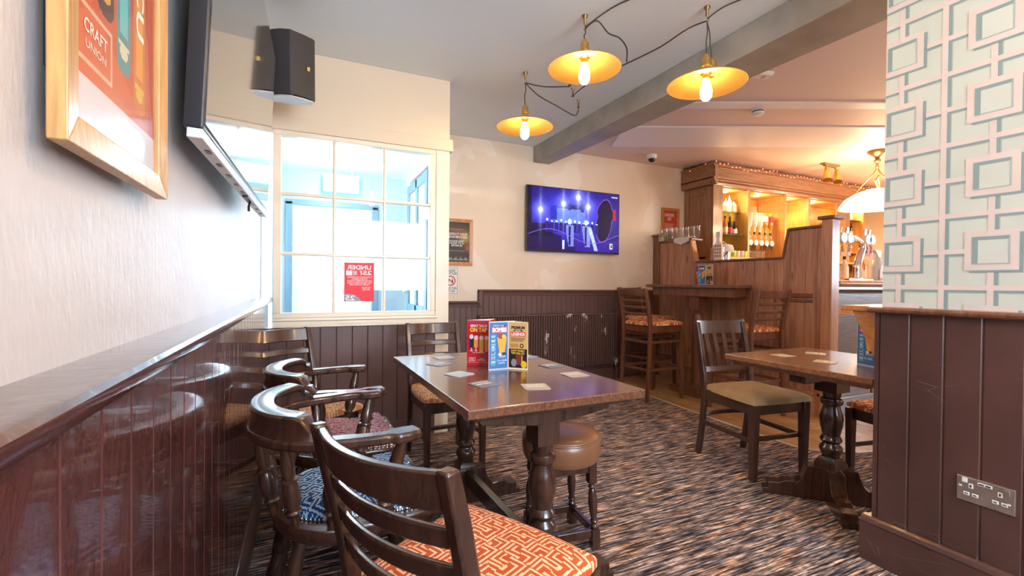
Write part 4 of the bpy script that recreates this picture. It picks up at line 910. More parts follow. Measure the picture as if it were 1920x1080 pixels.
P=[(-.045,0),(.045,0),(.052,.02),(.052,.14),(.045,.17),(.022,.20),(.018,.24),(.026,.25),(.026,.285),(.018,.30),(-.018,.30),(-.026,.285),(-.026,.25),(-.018,.24),(-.022,.20),(-.045,.17),(-.052,.14),(-.052,.02)]
O('board',MB().prism(P,-.008,.008,'yz'),M_white,dx,bevel=.003)
for r in range(4):
    for c in (-1,0,1): O('window',MB().box((-.0105,c*.03-.010,.03+r*.036),(-.0075,c*.03+.010,.056+r*.036)),M_cabin,dx)
# beer taps, cleaning spray, bottles on the counter
fz=1.158
bf=T('beer_font','tall chrome swan-neck beer font on the bar counter','beer tap',(4.88,2.62,fz))
O('base',MB().lathe([(.001,0),(.075,0),(.078,.008),(.060,.022),(.045,.03),(.001,.032)],n=28),M_chrome,bf,smooth=True,autos=40)
path=[(0,0,.03),(0,0,.09),(-.004,0,.14),(.012,0,.19),(.045,0,.25),(.075,0,.31),(.070,0,.355),(.035,0,.385),(-.02,0,.40),(-.08,0,.405)]
def sm(p,n=4):
    out=[]; p=[Vector(q) for q in p]
    for i in range(len(p)-1):
        a,b,c,d=p[max(i-1,0)],p[i],p[i+1],p[min(i+2,len(p)-1)]
        for k in range(n):
            t=k/n; out.append(.5*((2*b)+(c-a)*t+(2*a-5*b+4*c-d)*t*t+(3*b-a-3*c+d)*t**3))
    return out+[p[-1]]
sp=sm(path); O('column',MB().tube(sp,[.040-.016*(i/len(sp)) for i in range(len(sp))],20),M_chrome,bf,smooth=True)
for i,(x,lab) in enumerate(((-.29,'far left'),(-.19,'left')  ,(.10,'right'),(.17,'far right'))):
    md=MB(); md.lathe([(.001,0),(.046,0),(.050,.006),(.050,.018),(.046,.024),(.001,.024)],n=24); md.xf(0,Matrix.Translation((x,-.02,.40))@Matrix.Rotation(PI/2,4,'X'))
    O('badge',md,M_white,bf,smooth=True,autos=40,label='round white backlit badge')
    O('tap_handle',MB().rects([(x,0,.41,.02,.02),(x,-.01,.50,.03,.018)]).tube([(x,0,.38),(x,-.03,.33),(x,-.04,.27)],.010),M_chrome if i else M_text_y,bf,smooth=True,autos=30)
    O('clip_label',MB().box((x-.028,-.03,.235),(x+.028,-.026,.32)),plain('pump_clip_%d'%i,((.75,.35,.28),(.8,.5,.45),(.75,.2,.15),(.7,.3,.35))[i],.5),bf,bevel=.002)
O('drip_tray',MB().box((-.36,-.13,.0),(.16,-.085,.016)),M_chrome,bf,bevel=.003); O('font_bar',MB().tube([(-.30,.02,.38),(.20,.02,.38)],.014,10).tube([(-.28,.02,.0),(-.28,.02,.38)],.016,10),M_chrome,bf,smooth=True)
sp_=T('spray_bottle','clear trigger spray bottle with pink label on the bar counter','spray bottle',(4.985,2.50,fz))
O('bottle_body',MB().loft([[(a*sx,b*sy,z) for a,b in [(math.cos(2*PI*k/20),math.sin(2*PI*k/20)) for k in range(20)]] for z,sx,sy in ((0,.07,.04),(.01,.074,.044),(.13,.070,.042),(.16,.050,.036),(.20,.022,.022),(.225,.018,.018))]),plain('spray_plastic',(.72,.78,.80),.15),sp_,smooth=True)
O('paper_label',MB().box((-.055,-.0465,.025),(.055,-.040,.11)),L_cream,sp_,bevel=.002); O('stripe',MB().box((-.06,-.0475,.012),(.06,-.040,.03)),plain('label_mauve',(.5,.3,.55),.5),sp_)
O('trigger_head',MB().rects([(0,0,.225,.04,.03),(-.005,0,.25,.055,.03),(-.02,0,.285,.10,.028),(-.02,0,.295,.09,.024)]).tube([(-.045,0,.255),(-.06,0,.225),(-.055,0,.19)],.006),M_white,sp_,smooth=True,autos=40)
for i,(x,y,g,l,s,sc,nm) in enumerate(((4.42,2.75,G_amber,L_gold,0,.75,'amber bottle behind the left tap badge'),(4.55,2.80,G_amber,L_cream,1,.8,'squat amber bottle left of the chrome font'),(4.66,2.70,G_amber,L_gold,1,.7,'short amber bottle beside the font base'),(5.03,2.82,G_white,L_white,0,.95,'white bottle right of the chrome font'),(5.0,2.66,G_pink,L_cream,2,.6,'slim pink bottle between font and spray bottle'),(5.11,2.86,G_white,L_cream,0,.9,'pale bottle behind the spray bottle'),(5.30,2.80,G_amber,L_cream,0,1.05,'orange bottle right of the spray bottle'))):
    bottle('counter_bottle',nm,(x,y,fz),g,l,s,s=sc)
tumbler('tumbler','green glass at the right end of the visible bar counter',(5.36,2.62,fz),G_green,.04,.12); tumbler('tumbler','pale cup behind the green glass on the bar counter',(5.40,2.80,fz),G_white,.045,.22)
# ================================================================== CEILING LIGHTS
def sm2(p,n=5): return [tuple(q) for q in sm(p,n)]
def pendant(label,x,y,zr,hook=True,tilt=0,cx=0,cy=0,R=.198,extra=0):
    t=T('pendant_lamp',label,'lamp',(x,y,CZ),0,'brass disc pendants hanging from the ceiling cable'); d=CZ-zr
    a=MB(); H=.062
    prof=[(.024,H),(.030,H-.006),(.07,H*.72),(.12,H*.40),(.17,.014),(R,.0),(R+.002,.002),(R,.004),(.17,.019),(.12,H*.40+.006),(.07,H*.72+.006),(.030,H+.003),(.024,H+.006)]
    a.lathe(prof+[prof[0]],n=56,cap=False); a.xf(0,Matrix.Translation((cx,cy,-d))@Matrix.Rotation(tilt,4,'X'))
    O('shade',a,M_shade,t,smooth=True,autos=30)
    O('socket',MB().lathe([(.001,H+.10),(.010,H+.10),(.014,H+.085),(.022,H+.08),(.024,H+.05),(.027,H+.045),(.027,H+.036),(.022,H+.03),(.026,H+.012),(.032,H+.004),(.032,H-.002),(.022,H-.008),(.018,H-.03),(.001,H-.03)],(cx,cy,-d),20),M_brass,t,smooth=True,autos=35)
    O('bulb',MB().lathe([(.014,H-.03),(.018,H-.045),(.027,H-.075),(.031,H-.10),(.028,H-.125),(.016,H-.142),(.001,H-.147)],(cx,cy,-d),18),M_bulb,t,smooth=True)
    O('hook',MB().lathe([(.001,0),(.016,0),(.016,-.006),(.008,-.02),(.008,-.045),(.003,-.055)],n=12).tube([(0,0,-.05),(.010,0,-.06),(.009,0,-.075),(0,0,-.082),(-.009,0,-.075)],.0025,6),M_oldbrass,t,smooth=True)
    L=-d+H+.10
    pts=[(0,0,-.078),(.006,.002,-.078+(L+.078)*.3),(cx*.6-.004,cy*.6,-.078+(L+.078)*.65),(cx,cy,L)]
    O('flex',MB().tube(sm2(pts),.0035,6),M_cord,t,smooth=True)
    if extra: point((x,y,zr-.10),extra,(1,.66,.36),.05)
    return t
pendant('brass disc pendant in the middle, with a glowing filament bulb',1.401,2.129,2.285,cx=.0,cy=.0)
pnd=pendant('brass disc pendant nearest the ceiling beam, the lowest and largest in view',1.942,1.785,2.165)
pendant('brass disc pendant furthest back, nearest the window wall',1.404,2.876,2.195)
O('socket',MB().lathe([(.001,.165),(.010,.165),(.014,.15),(.024,.142),(.026,.105),(.031,.098),(.031,.085),(.026,.078),(.034,.06),(.036,.050),(.001,.050)],(.062,.02,2.165-CZ),20),M_brass,pnd,smooth=True,autos=35,label='second brass socket on the same shade')
O('flex',MB().tube([(0,0,-.078),(.03,.008,-.13),(.036,.01,-.19),(.055,.018,-.235),(.062,.02,2.165-CZ+.165)],.0035,6),M_cord,pnd,smooth=True)
pendant('unseen brass disc pendant assumed beside the camera, above the near wall panelling',.80,.35,2.25,extra=20)  # out-of-view lamp, assumed from the warm light on the upper left wall
pendant('unseen brass disc pendant added for light behind the camera near the rear window',1.75,-.55,2.25,extra=11)  # out-of-view lamp added to brighten the room
pendant('unseen brass disc pendant added for light behind the camera further right',3.3,.2,2.25,extra=11)  # another lamp out of view, added for more room light
cbx=T('ceiling_cable','twisted brown cable looped between ceiling hooks','cable',(1.4,2.1,CZ))
def cpt(L): return [(x-1.4,y-2.1,z-CZ) for x,y,z in L]
A=(1.404,2.876,2.505); B=(1.401,2.129,2.505); Cc=(1.942,1.785,2.505); D=(2.02,2.95,2.50); 
for L in ([A,(1.55,2.86,2.50),(1.72,2.80,2.51)],[A,(1.55,2.95,2.47),(1.75,3.02,2.45),(1.95,3.10,2.44),(2.0,3.12,2.50)],
          [B,(1.46,2.10,2.55),(1.56,2.13,2.52),(1.66,2.16,2.53),(1.76,2.22,2.52),(1.80,2.27,2.47)],
          [Cc,(1.90,1.88,2.50),(1.86,2.05,2.47),(1.80,2.27,2.46),(1.78,2.50,2.48),(1.80,2.75,2.50),(1.84,2.95,2.52)],
          [(1.942,1.785,2.515),(2.0,1.70,2.56),(2.12,1.50,2.572)],[(1.401,2.129,2.515),(1.50,1.95,2.572),(1.66,1.70,2.574),(1.78,1.50,2.574)]):
    O('flex',MB().tube(sm2(cpt(L)),.0042,6),M_cord,cbx,smooth=True)
for h in ((1.72,2.80),(2.0,3.12),(1.84,2.95)): O('hook',MB().lathe([(.001,0),(.013,0),(.006,-.02),(.006,-.05),(.012,-.065),(.001,-.07)],(h[0]-1.4,h[1]-2.1,0),10),M_oldbrass,cbx,smooth=True)
# bar pendant with glass dish shade
def bar_pendant(label,x):
  bl=T('bar_pendant',label,'lamp',(x,2.86,CZ))
  O('ceiling_rose',MB().lathe([(.001,0),(.095,0),(.09,-.02),(.05,-.05),(.025,-.07),(.02,-.09),(.03,-.10),(.03,-.12),(.012,-.135),(.012,-.16),(.02,-.18),(.001,-.2)],n=24),M_oldbrass,bl,smooth=True,autos=40)
  for k in range(3):
      a=k*2*PI/3+.3; O('chain_arm',MB().tube([(0,0,-.18),(.03*math.cos(a),.03*math.sin(a),-.24),(.19*math.cos(a),.19*math.sin(a),-.44)],.007,8),M_oldbrass,bl,smooth=True)
  O('scroll_stem',MB().tube([(0,0,-.18),(.03,0,-.26),(-.03,0,-.33),(.02,0,-.40),(0,0,-.45)],.010,8),M_oldbrass,bl,smooth=True)
  O('glass_shade',MB().lathe([(.03,-.42),(.10,-.425),(.20,-.46),(.29,-.52),(.335,-.59),(.345,-.62),(.338,-.62),(.285,-.53),(.20,-.47),(.10,-.435),(.03,-.43)],n=40,cap=False),M_opal,bl,smooth=True,autos=60)
  point((x,2.86,CZ-.60),60,(1,.66,.34),.08); point((x,2.86,CZ-.36),34,(1,.70,.40),.08)
bar_pendant('brass ceiling pendant with a wide glowing glass dish shade above the bar',5.66)
bar_pendant('unseen second dish pendant added as warm fill over the bar, behind the wallpapered wall',7.1)  # unseen copy of the bar lamp, added for warm fill light
# twin spot fitting
tw=T('twin_spotlight','small brass ceiling fitting with two angled spotlights over the bar','spotlight',(5.78,3.42,CZ))
O('base_bar',MB().box((-.15,-.03,-.02),(.15,.03,-.0)).box((-.12,-.02,-.035),(.12,.02,-.02)),M_oldbrass,tw,bevel=.004)
for s in (-1,1): O('spot_head',MB().turned((s*.09,0,-.03),(s*.10-.02,-.03,-.09),[(0,.010),(1,.010)],8).turned((s*.10-.0,-.02,-.07),(s*.10-.05,-.06,-.22),[(0,.02),(.1,.028),(.9,.045),(1,.047)],16),M_brass,tw,smooth=True,autos=40)
# cctv dome, smoke alarm, white box
cc_=T('cctv_dome','small white dome camera on the ceiling above the bar partition','camera',(3.60,4.07,CZ)); O('housing',MB().lathe([(.001,0),(.055,0),(.055,-.03),(.045,-.045),(.001,-.045)],n=24),M_white,cc_,smooth=True,autos=40); O('dark_dome',MB().lathe([(.040,-.045),(.038,-.06),(.025,-.078),(.001,-.085)],n=20),M_black,cc_,smooth=True)
sa=T('smoke_alarm','round white smoke alarm on the bar ceiling','smoke alarm',(3.46,2.63,CZ)); O('base',MB().lathe([(.001,0),(.05,0),(.05,-.012),(.046,-.015),(.046,-.035),(.03,-.05),(.001,-.052)],n=24),M_white,sa,smooth=True,autos=40); O('vent_ring',MB().lathe([(.047,-.018),(.0475,-.022),(.047,-.026)],n=24,cap=False),M_black,sa)
wx=T('ceiling_sensor','flat white rectangular box on the ceiling beside the beam','sensor',(2.88,2.17,CZ),-.2); O('housing',MB().rects([(0,0,-.03,.13,.07),(0,0,-.001,.15,.09)]),M_white,wx,bevel=.006); O('lens',MB().box((.02,-.02,-.034),(.05,.02,-.029)),M_offwhite,wx,bevel=.002)
# ================================================================== WALL THINGS
def tvpic(U,V):
    rng=np.random.default_rng(3); img=np.zeros(U.shape+(3,))+srgb(34,22,110)
    img=img*(.55+.6*V[...,None]); img+=np.exp(-(((U-.45)/.35)**2+((V-.55)/.28)**2))[...,None]*srgb(70,70,235)*1.1
    img=lay(img,rect(U,V,.0,.04,.3,1),srgb(20,14,60))
    img=lay(img,rect(U,V,.27,.61,.43,.68),srgb(96,120,215)); img=lay(img,rect(U,V,.23,.30,.5,.72),srgb(40,50,170)); img=lay(img,rect(U,V,.35,.60,.68,.76),srgb(22,20,70))
    img=lay(img,rect(U,V,.42,.45,.66,.78)|rect(U,V,.56,.60,.64,.78),srgb(20,18,60))
    img=lay(img,(V<.24+.05*np.sin(U*9))&(U<.35),srgb(26,12,80)); img=lay(img,(V<.20)&(U>.5),srgb(52,30,150))
    img=lay(img,(V<.42)&(V>.22)&(np.abs(U-.13)<.13-.2*(V-.3)),srgb(20,10,58))
    bl=((U-.835)/.095)**2+((V-.56-.9*(U-.835))/.34)**2<1+.22*np.sin(np.arctan2(V-.6,U-.84)*3+1)
    ol=((U-.835)/.102)**2+((V-.56-.9*(U-.835))/.36)**2<1+.22*np.sin(np.arctan2(V-.6,U-.84)*3+1)
    img=lay(img,ol&~bl,srgb(110,70,190)); img=lay(img,bl,srgb(24,12,50)); img=lay(img,rect(U,V,.93,.965,.55,.74),srgb(170,30,70))
    for x in np.linspace(.2,.74,12): img=lay(img,ell(U,V,x,.47+.02*math.sin(x*40),.012,.022),srgb(200,220,255)); img=lay(img,rect(U,V,x-.02,x+.02,.3,.45),srgb(40,30,110))
    for x,c in ((.43,(190,225,255)),(.61,(180,210,255))): 
        img=lay(img,ell(U,V,x+.01,.48,.022,.045),srgb(*c)); img=lay(img,rect(U,V,x-.03,x+.055,.08,.42)&(((U-x)*9+V)>.05),srgb(120,130,225)); img=lay(img,rect(U,V,x-.005,x+.018,.1,.40),srgb(30,30,90))
    img=lay(img,(np.abs(U-(.66+.2*(.4-V)))<.02)&(V<.4)&(V>.02),srgb(170,190,240)); img=lay(img,rect(U,V,.36,.385,.03,.17),srgb(200,220,250))
    for x,y,s in ((.53,.88,.035),(.37,.76,.03),(.64,.74,.03),(.13,.64,.03)):
        r2=((U-x)*1.7)**2+(V-y)**2; img+=np.exp(-r2/(s*s))[...,None]*np.array([1.2,1.2,1.3]); img+=np.exp(-r2/(s*s*12))[...,None]*srgb(120,130,255)*.8
        img+=(np.exp(-np.abs(U-x)*90)*np.exp(-np.abs(V-y)*7))[...,None]*srgb(180,190,255)
    img=lay(img,np.abs(V-(.24+.1*np.sin(U*7)))<.005,srgb(120,90,230)) if 1 else img
    nz=sum(np.sin(U*a+V*b+c)*d for a,b,c,d in ((17,9,1,.10),(43,-31,2,.09),(71,57,0,.08),(-97,83,4,.07),(150,-40,1,.06),(33,140,2,.06))); img=img*(1+.6*nz[...,None])*np.clip(1.15-1.1*((U-.5)**2+(V-.55)**2),0,1)[...,None]
    img=lay(img,rect(U,V,.895,.93,.06,.15)&~rect(U,V,.905,.92,.075,.135),srgb(210,215,240))
    img=lay(img,rect(U,V,.91,.985,.93,.95),srgb(190,190,235)); 
    return img*.95
tv=T('television','wall-mounted flat television showing a blue-lit stage performance','television',(2.750,4.345,1.802))
O('body',MB().rects([(0,.02,-.34,1.15,.03),(0,.02,.34,1.15,.03)]).box((-.605,-.016,-.352),(.605,.012,.352)),M_black,tv,bevel=.003)
picture('screen',1.19,.68,180,104,tvpic,M_screen,tv,(0,-.0175,.004)); O('wall_bracket',MB().box((-.2,.03,-.15),(.2,.054,.15)),M_black,tv)
tv2=T('television','switched-off television on the left wall reflecting the window','television',(-.155,1.72,1.76),math.radians(0)); 
ty=math.radians(-90-1.6)   # local -y faces +x
tv2.rotation_euler=(0,math.radians(1.5),math.radians(90-1.6)+0)
# local x along world y, local -y faces the room
O('body',MB().box((-.615,.0,-.352),(.615,.035,.352)),M_black,tv2,bevel=.004)
O('screen',MB().box((-.608,-.0025,-.340),(.608,.0,.345)),M_screenoff,tv2)
O('bottom_edge',MB().box((-.615,-.0,-.372),(.615,.028,-.352)),M_silver,tv2,bevel=.002)
for k in range(9): O('slot',MB().box((-.52+k*.125,.006,-.3735),(-.49+k*.125,.016,-.3715)),M_black,tv2)
O('connector_panel',MB().box((.05,.003,-.378),(.2,.02,-.3715)).tube([(.16,.01,-.378),(.15,.012,-.395),(.158,.012,-.41)],.004),M_black,tv2)
O('wall_bracket',MB().box((-.2,.035,-.2),(.2,.062,.2)),M_black,tv2)
# loudspeaker
ls=T('loudspeaker','black wedge-shaped loudspeaker on the left wall beside the ceiling','speaker',(-.06,2.80,2.275),0)
ls.rotation_euler=(math.radians(8),0,math.radians(-6))
body=[(-.115,.06),(-.10,-.05),(-.055,-.10),(.0,-.115),(.0,-.115),(.125,-.02),(.10,.10),(-.06,.12)]
O('cabinet',MB().prism([(-.110,.075),(-.118,-.02),(-.095,-.065),(-.050,-.098),(.0,-.112),(.012,-.108),(.02,.06),(-.02,.11)],-.165,.165),M_speaker,ls,smooth=True,autos=30,bevel=.004)
O('grille',MB().prism([(.004,-.114),(.016,-.110),(.060,-.075),(.105,-.025),(.112,.0),(.095,.055),(.022,.065)],-.160,.160),plain('speaker_grille',(.045,.036,.034),.6,bmp=.3,bscale=400),ls,smooth=True,autos=30)
O('base_plate',MB().prism([(-.108,.072),(-.114,-.02),(-.092,-.062),(-.050,-.094),(.0,-.108),(.060,-.072),(.105,-.022),(.09,.055),(-.02,.105)],-.172,-.1655),plain('pale_grey_plastic',(.5,.54,.56),.4),ls,smooth=True,autos=30)
O('badge',MB().box((.078,-.062,-.02),(.092,-.048,.002)),M_brass,ls,bevel=.001)
O('wall_bracket',MB().box((-.19,-.01,-.03),(-.08,.05,.03)),M_black,ls)
tv2.rotation_euler=(math.radians(2.5),0,math.radians(88.4)); 
# framed posters --------------------------------------------------------------
def frame(t,w,h,fw,dep,mat,back=M_black,glass=True,gm=None):
    """outer size w x h, local x width, z height, faces -y, back at y=dep"""
    for a,b,c,d in ((-w/2,w/2,h/2-fw,h/2),(-w/2,w/2,-h/2,-h/2+fw)):
        s=1 if c>0 else -1
        o_=h/2*s; i_=(h/2-fw)*s
        mb=MB().loft([[(-w/2,0,o_),(w/2,0,o_),(w/2,dep,o_),(-w/2,dep,o_)],[(-w/2+fw,.004,i_),(w/2-fw,.004,i_),(w/2-fw,dep,i_),(-w/2+fw,dep,i_)]]); O('frame_rail',mb,mat,t,bevel=.0015)
    for s in (-1,1):
        o_=w/2*s; i_=(w/2-fw)*s
        mb=MB().loft([[(o_,0,-h/2),(o_,0,h/2),(o_,dep,h/2),(o_,dep,-h/2)],[(i_,.004,-h/2+fw),(i_,.004,h/2-fw),(i_,dep,h/2-fw),(i_,dep,-h/2+fw)]]); O('frame_stile',mb,mat,t,bevel=.0015)
    O('backing',MB().box((-w/2+fw*.7,dep*.75,-h/2+fw*.7),(w/2-fw*.7,dep,h/2-fw*.7)),back,t)
    if glass: O('glazing',MB().box((-w/2+fw,dep*.50,-h/2+fw),(w/2-fw,dep*.50+.001,h/2-fw)),gm or M_glass,t)
fp=T('framed_poster','oak-framed orange and red craft drinks poster on the left wall','poster',(-.220,.803,1.530),math.radians(90))
frame(fp,.376,.575,.036,.018,M_framew,gm=glassm('poster_glazing',(.98,.98,.98),0.02,-.1))
def craft(U,V):
    img=np.zeros(U.shape+(3,))+srgb(212,78,28); img=img*(1-.0*U[...,None])+ (V>.42)[...,None]*(srgb(196,60,24)-srgb(212,78,28)); img=lay(img,U>.90,srgb(190,16,20))
    img=lay(img,(V<.36-.30*U*.9)&(U<.9),srgb(226,96,44)); img=lay(img,V<.115,srgb(235,225,230))  # white foot: print plus the window's reflection on the glazing, painted in
    for x,c,c2,b in ((.12,(170,30,50),(240,240,230),.42),(.33,(70,25,30),(230,170,60),.34),(.54,(60,150,160),(235,230,200),.25),(.76,(230,120,20),(240,200,60),.18)):
        bod=rect(U,V,x-.085,x+.085,b,.86)|ell(U,V,x,b,.085,.03)|rect(U,V,x-.035,x+.035,.86,.97)
        img=lay(img,bod,srgb(*c)); img=lay(img,rect(U,V,x-.05,x+.05,b+.08,.80),srgb(*[min(255,v*1.25+20) for v in c])); img=lay(img,ell(U,V,x,b+.03,.05,.02),srgb(*c2))
        img=lay(img,(np.abs(U-x)<.07)&(np.abs(V-b-.05)<.008),srgb(*c2))
    fr=rect(U,V,.06,.40,.150,.29)&~rect(U,V,.075,.385,.16,.28); img=lay(img,fr,srgb(240,190,160))
    return img*.8
picture('poster_print',.306,.505,110,180,craft,M_print,fp,(0,.012,0)); O('wall_spacer',MB().box((-.15,.018,-.2),(.15,.034,.2)),M_black,fp)
for x,s,m_,z in ((-.120,'OOZ',M_text_w,.13),(-.052,'AZEL',M_text_y,.10),(.012,'PERO',M_text_w,.06),(.080,'ESCU',M_text_w,.02)):
    text(s,.15,.035,m_,fp,(x,.0115,z-.005),(0,PI/2,0),bold=.02)
text('CRAFT',.068,.016,M_offwhite,fp,(-.083,.0115,-.132),bold=.01); text('UNION',.060,.010,M_offwhite,fp,(-.083,.0115,-.153))
p2=T('framed_poster','oak-framed dark notice asking guests to respect the neighbours, by the window post','poster',(1.395,4.372,1.510),0)
frame(p2,.33,.465,.035,.026,M_framew2)
def neigh(U,V):
    img=np.zeros(U.shape+(3,))+srgb(42,30,34); img+=np.exp(-(((U-.85)/.22)**2+((V-.62)/.13)**2))[...,None]*srgb(210,160,50)*.9; img+=np.exp(-(((U-.45)/.3)**2+((V-.75)/.1)**2))[...,None]*srgb(120,70,60); img+=np.exp(-(((U-.95)/.1)**2+((V-.35)/.07)**2))[...,None]*srgb(190,80,60)
    sky=(V<.13)&(V>.045)&((np.sin(U*70)+np.sin(U*31)*1.3)*.02+.09>V); return lay(img,sky,srgb(150,150,160))
picture('poster_print',.262,.398,60,92,neigh,M_print,p2,(0,.018,0))
text('RESPECT OUR\nNEIGHBOURS',.225,.052,M_text_w,p2,(0,.0165,.066),bold=.02); text('PLEASE KEEP\nNOISE TO A\nMINIMUM',.15,.062,M_text_w,p2,(.0,.0165,-.012),bold=.02)
text('THANK YOU FOR YOUR CO-OPERATION',.17,.006,M_text_w,p2,(.0,.0165,-.088)); text('PLEASE LEAVE QUIETLY',.15,.006,M_text_w,p2,(.0,.0165,.128))
p3=T('notice_sign','white sign banning glasses and bottles beyond this point, under the framed notice','sign',(1.315,4.394,1.122))
O('board',MB().box((-.10,0,-.138),(.10,.005,.138)),M_white,p3,bevel=.002)
O('border_line',MB().box((-.092,-.0008,-.130),(.092,0,-.127)).box((-.092,-.0008,.127),(.092,0,.130)).box((-.092,-.0008,-.130),(-.089,0,.130)).box((.089,-.0008,-.130),(.092,0,.130)),M_text_b,p3)
text('NO GLASS\nOR BOTTLES',.166,.055,M_text_b,p3,(0,-.001,.088),bold=.02); text('BEYOND THIS\nPOINT ON',.166,.052,M_text_b,p3,(0,-.001,-.090),bold=.02)
mb=MB().lathe([(.040,0),(.051,0),(.051,.001),(.040,.001),(.040,0)],n=36,cap=False); mb.xf(0,Matrix.Translation((0.02,-.0006,0))@Matrix.Rotation(PI/2,4,'X')); o=O('ring',mb,M_text_r,p3)
O('bar',MB().bar((-.012,-.0016,.031),(.052,-.0016,-.031),.0012,.008),M_text_r,p3)
O('symbols',MB().prism([(.030,-.026),(.046,-.026),(.046,.0),(.041,.008),(.041,.026),(.035,.026),(.035,.008),(.030,.0)],-.0012,-.0004,'xz').prism([(-.012,.018),(.012,.018),(.008,-.004),(.002,-.008),(.002,-.024),(-.002,-.024),(-.002,-.008),(-.008,-.004)],-.0012,-.0004,'xz'),M_text_k,p3)
p4=T('framed_poster','small oak-framed red notice on the wall beside the back bar cabinet','poster',(4.19,4.376,1.865),0)
frame(p4,.285,.40,.035,.022,M_framew2)
def u25(U,V):
    img=np.zeros(U.shape+(3,))+srgb(222,70,50); 
    for k in range(6): img=lay(img,rect(U,V,.1,.8-.1*(k%2),.50-k*.05,.515-k*.05),srgb(245,220,210))
    img=lay(img,ell(U,V,.2,.0,.4,.2),srgb(90,90,100)); return img
picture('poster_print',.217,.333,40,60,u25,M_print,p4,(0,.016,0)); text('UNDER\n25?',.16,.085,M_text_w,p4,(-.01,.0145,.09),bold=.03); text('25',.07,.04,M_text_w,p4,(-.06,.0145,-.13),bold=.03)
# red age-check poster stuck to the window pane, seen from behind so its print is mirrored
p5=T('window_poster','red age-check poster stuck on the window pane, seen mirrored from inside','poster',(.344,WY+.0125,1.100))
m,nt,b=newmat('translucent_poster'); b.inputs['Transmission Weight'].default_value=0; b.inputs['Base Color'].default_value=(.75,.08,.10,1); b.inputs['Roughness'].default_value=.6
tl=nd(nt,'ShaderNodeBsdfTranslucent'); tl.inputs[0].default_value=(.95,.25,.28,1); mx=nd(nt,'ShaderNodeMixShader'); mx.inputs[0].default_value=.5
nt.links.new(b.outputs[0],mx.inputs[1]); nt.links.new(tl.outputs[0],mx.inputs[2]); nt.links.new(mx.outputs[0],nt.nodes['Material Output'].inputs[0])
O('paper',MB().box((-.098,0,-.133),(.098,.0008,.133)),m,p5)
O('grey_swirl',MB().prism([(-.098,-.133),(.02,-.133),(.0,-.110),(-.03,-.088),(-.07,-.078),(-.098,-.084)],-.0006,-.0001,'xz'),plain('poster_grey',(.35,.35,.38),.6),p5)
text('UNDER',.158,.030,M_text_w,p5,(0,-.001,.100),mirror=True,bold=.03); text('25?',.078,.030,M_text_w,p5,(.043,-.001,.064),mirror=True,bold=.03); text('25',.062,.036,M_text_w,p5,(-.058,-.001,-.108),mirror=True,bold=.03)
text('IF YOU LOOK LUCKY ENOUGH\nTO LOOK UNDER 25\nYOU WILL BE ASKED TO PROVE\nTHAT YOU ARE OVER 18 WHEN\nYOU BUY ALCOHOL HERE',.160,.062,M_text_w,p5,(.004,-.001,.008),mirror=True,bold=.01); text('NO PROOF\nNO SALE',.06,.024,M_text_w,p5,(.045,-.001,-.045),mirror=True,bold=.01)
O('card_icon',MB().box((-.085,-.0008,.045),(-.045,0,.078)),M_text_w,p5); O('card_icon',MB().box((-.040,-.0008,.048),(-.015,0,.076)),M_frost,p5)
for sx in (-1,1):
    for sz in (-1,1): O('corner_sucker',MB().box((sx*.094-.004,-.002,sz*.129-.004),(sx*.094+.004,0,sz*.129+.004)),M_black,p5)
# exit sign in the lobby
ex=T('exit_sign','pale green lit exit sign hanging in the entrance lobby','sign',(.31,4.48,2.005)); O('panel',MB().box((-.155,-.012,-.08),(.155,.012,.08)),M_exit,ex,bevel=.004); text('EXIT',.15,.07,M_white,ex,(.03,-.0128,0),bold=.03); O('arrow',MB().prism([(-.12,.0),(-.09,.03),(-.09,.012),(-.065,.012),(-.065,-.012),(-.09,-.012),(-.09,-.03)],-.0135,-.0122,'xz'),M_white,ex)
O('hanger',MB().box((-.1,-.004,.08),(-.09,.004,.126)).box((.09,-.004,.08),(.1,.004,.126)),M_steel,ex)
lc=T('lobby_ceiling_light','small round recessed light in the lobby ceiling','lamp',(.25,3.85,2.13)); O('rim',MB().lathe([(.055,-.001),(.055,-.008),(.042,-.010),(.040,-.002)],n=28,cap=False),M_white,lc,smooth=True); O('lens',MB().lathe([(.001,-.004),(.041,-.004)],n=24,cap=False),M_white,lc)
# ------------------------------------------------------------------ radiator
rd=T('radiator','long brown ribbed radiator with chipped paint under the wall television','radiator',(1.62,4.33,.17))
O('back_channel',MB().box((.0,-.012,.02),(1.66,.012,.585)),M_rad,rd)
for i in range(56):
    x=.005+i*.0295; O('rib',MB().prism([(x,-.012),(x+.004,-.045),(x+.010,-.052),(x+.016,-.052),(x+.022,-.045),(x+.026,-.012)],.015,.590),M_rad,rd)
O('top_grille',MB().rects([(.83,-.018,.588,1.68,.085),(.83,-.018,.602,1.67,.08)]),M_radtop,rd,bevel=.003); O('end_cap',MB().box((-.012,-.058,.0),(.002,.02,.598)),M_rad,rd,bevel=.003); O('end_cap',MB().box((1.660,-.058,.0),(1.674,.02,.598)),M_rad,rd,bevel=.003)
O('pipe',MB().tube([(-.03,-.02,-.17),(-.03,-.02,.02),(-.0,-.02,.03)],.009),M_rad,rd,smooth=True); O('pipe',MB().tube([(1.70,-.02,-.17),(1.70,-.02,.02),(1.67,-.02,.03)],.009),M_rad,rd,smooth=True); O('valve',MB().lathe([(.001,.0),(.018,0),(.018,.05),(.001,.055)],(1.70,-.02,.02),14),M_white,rd,smooth=True,autos=40)
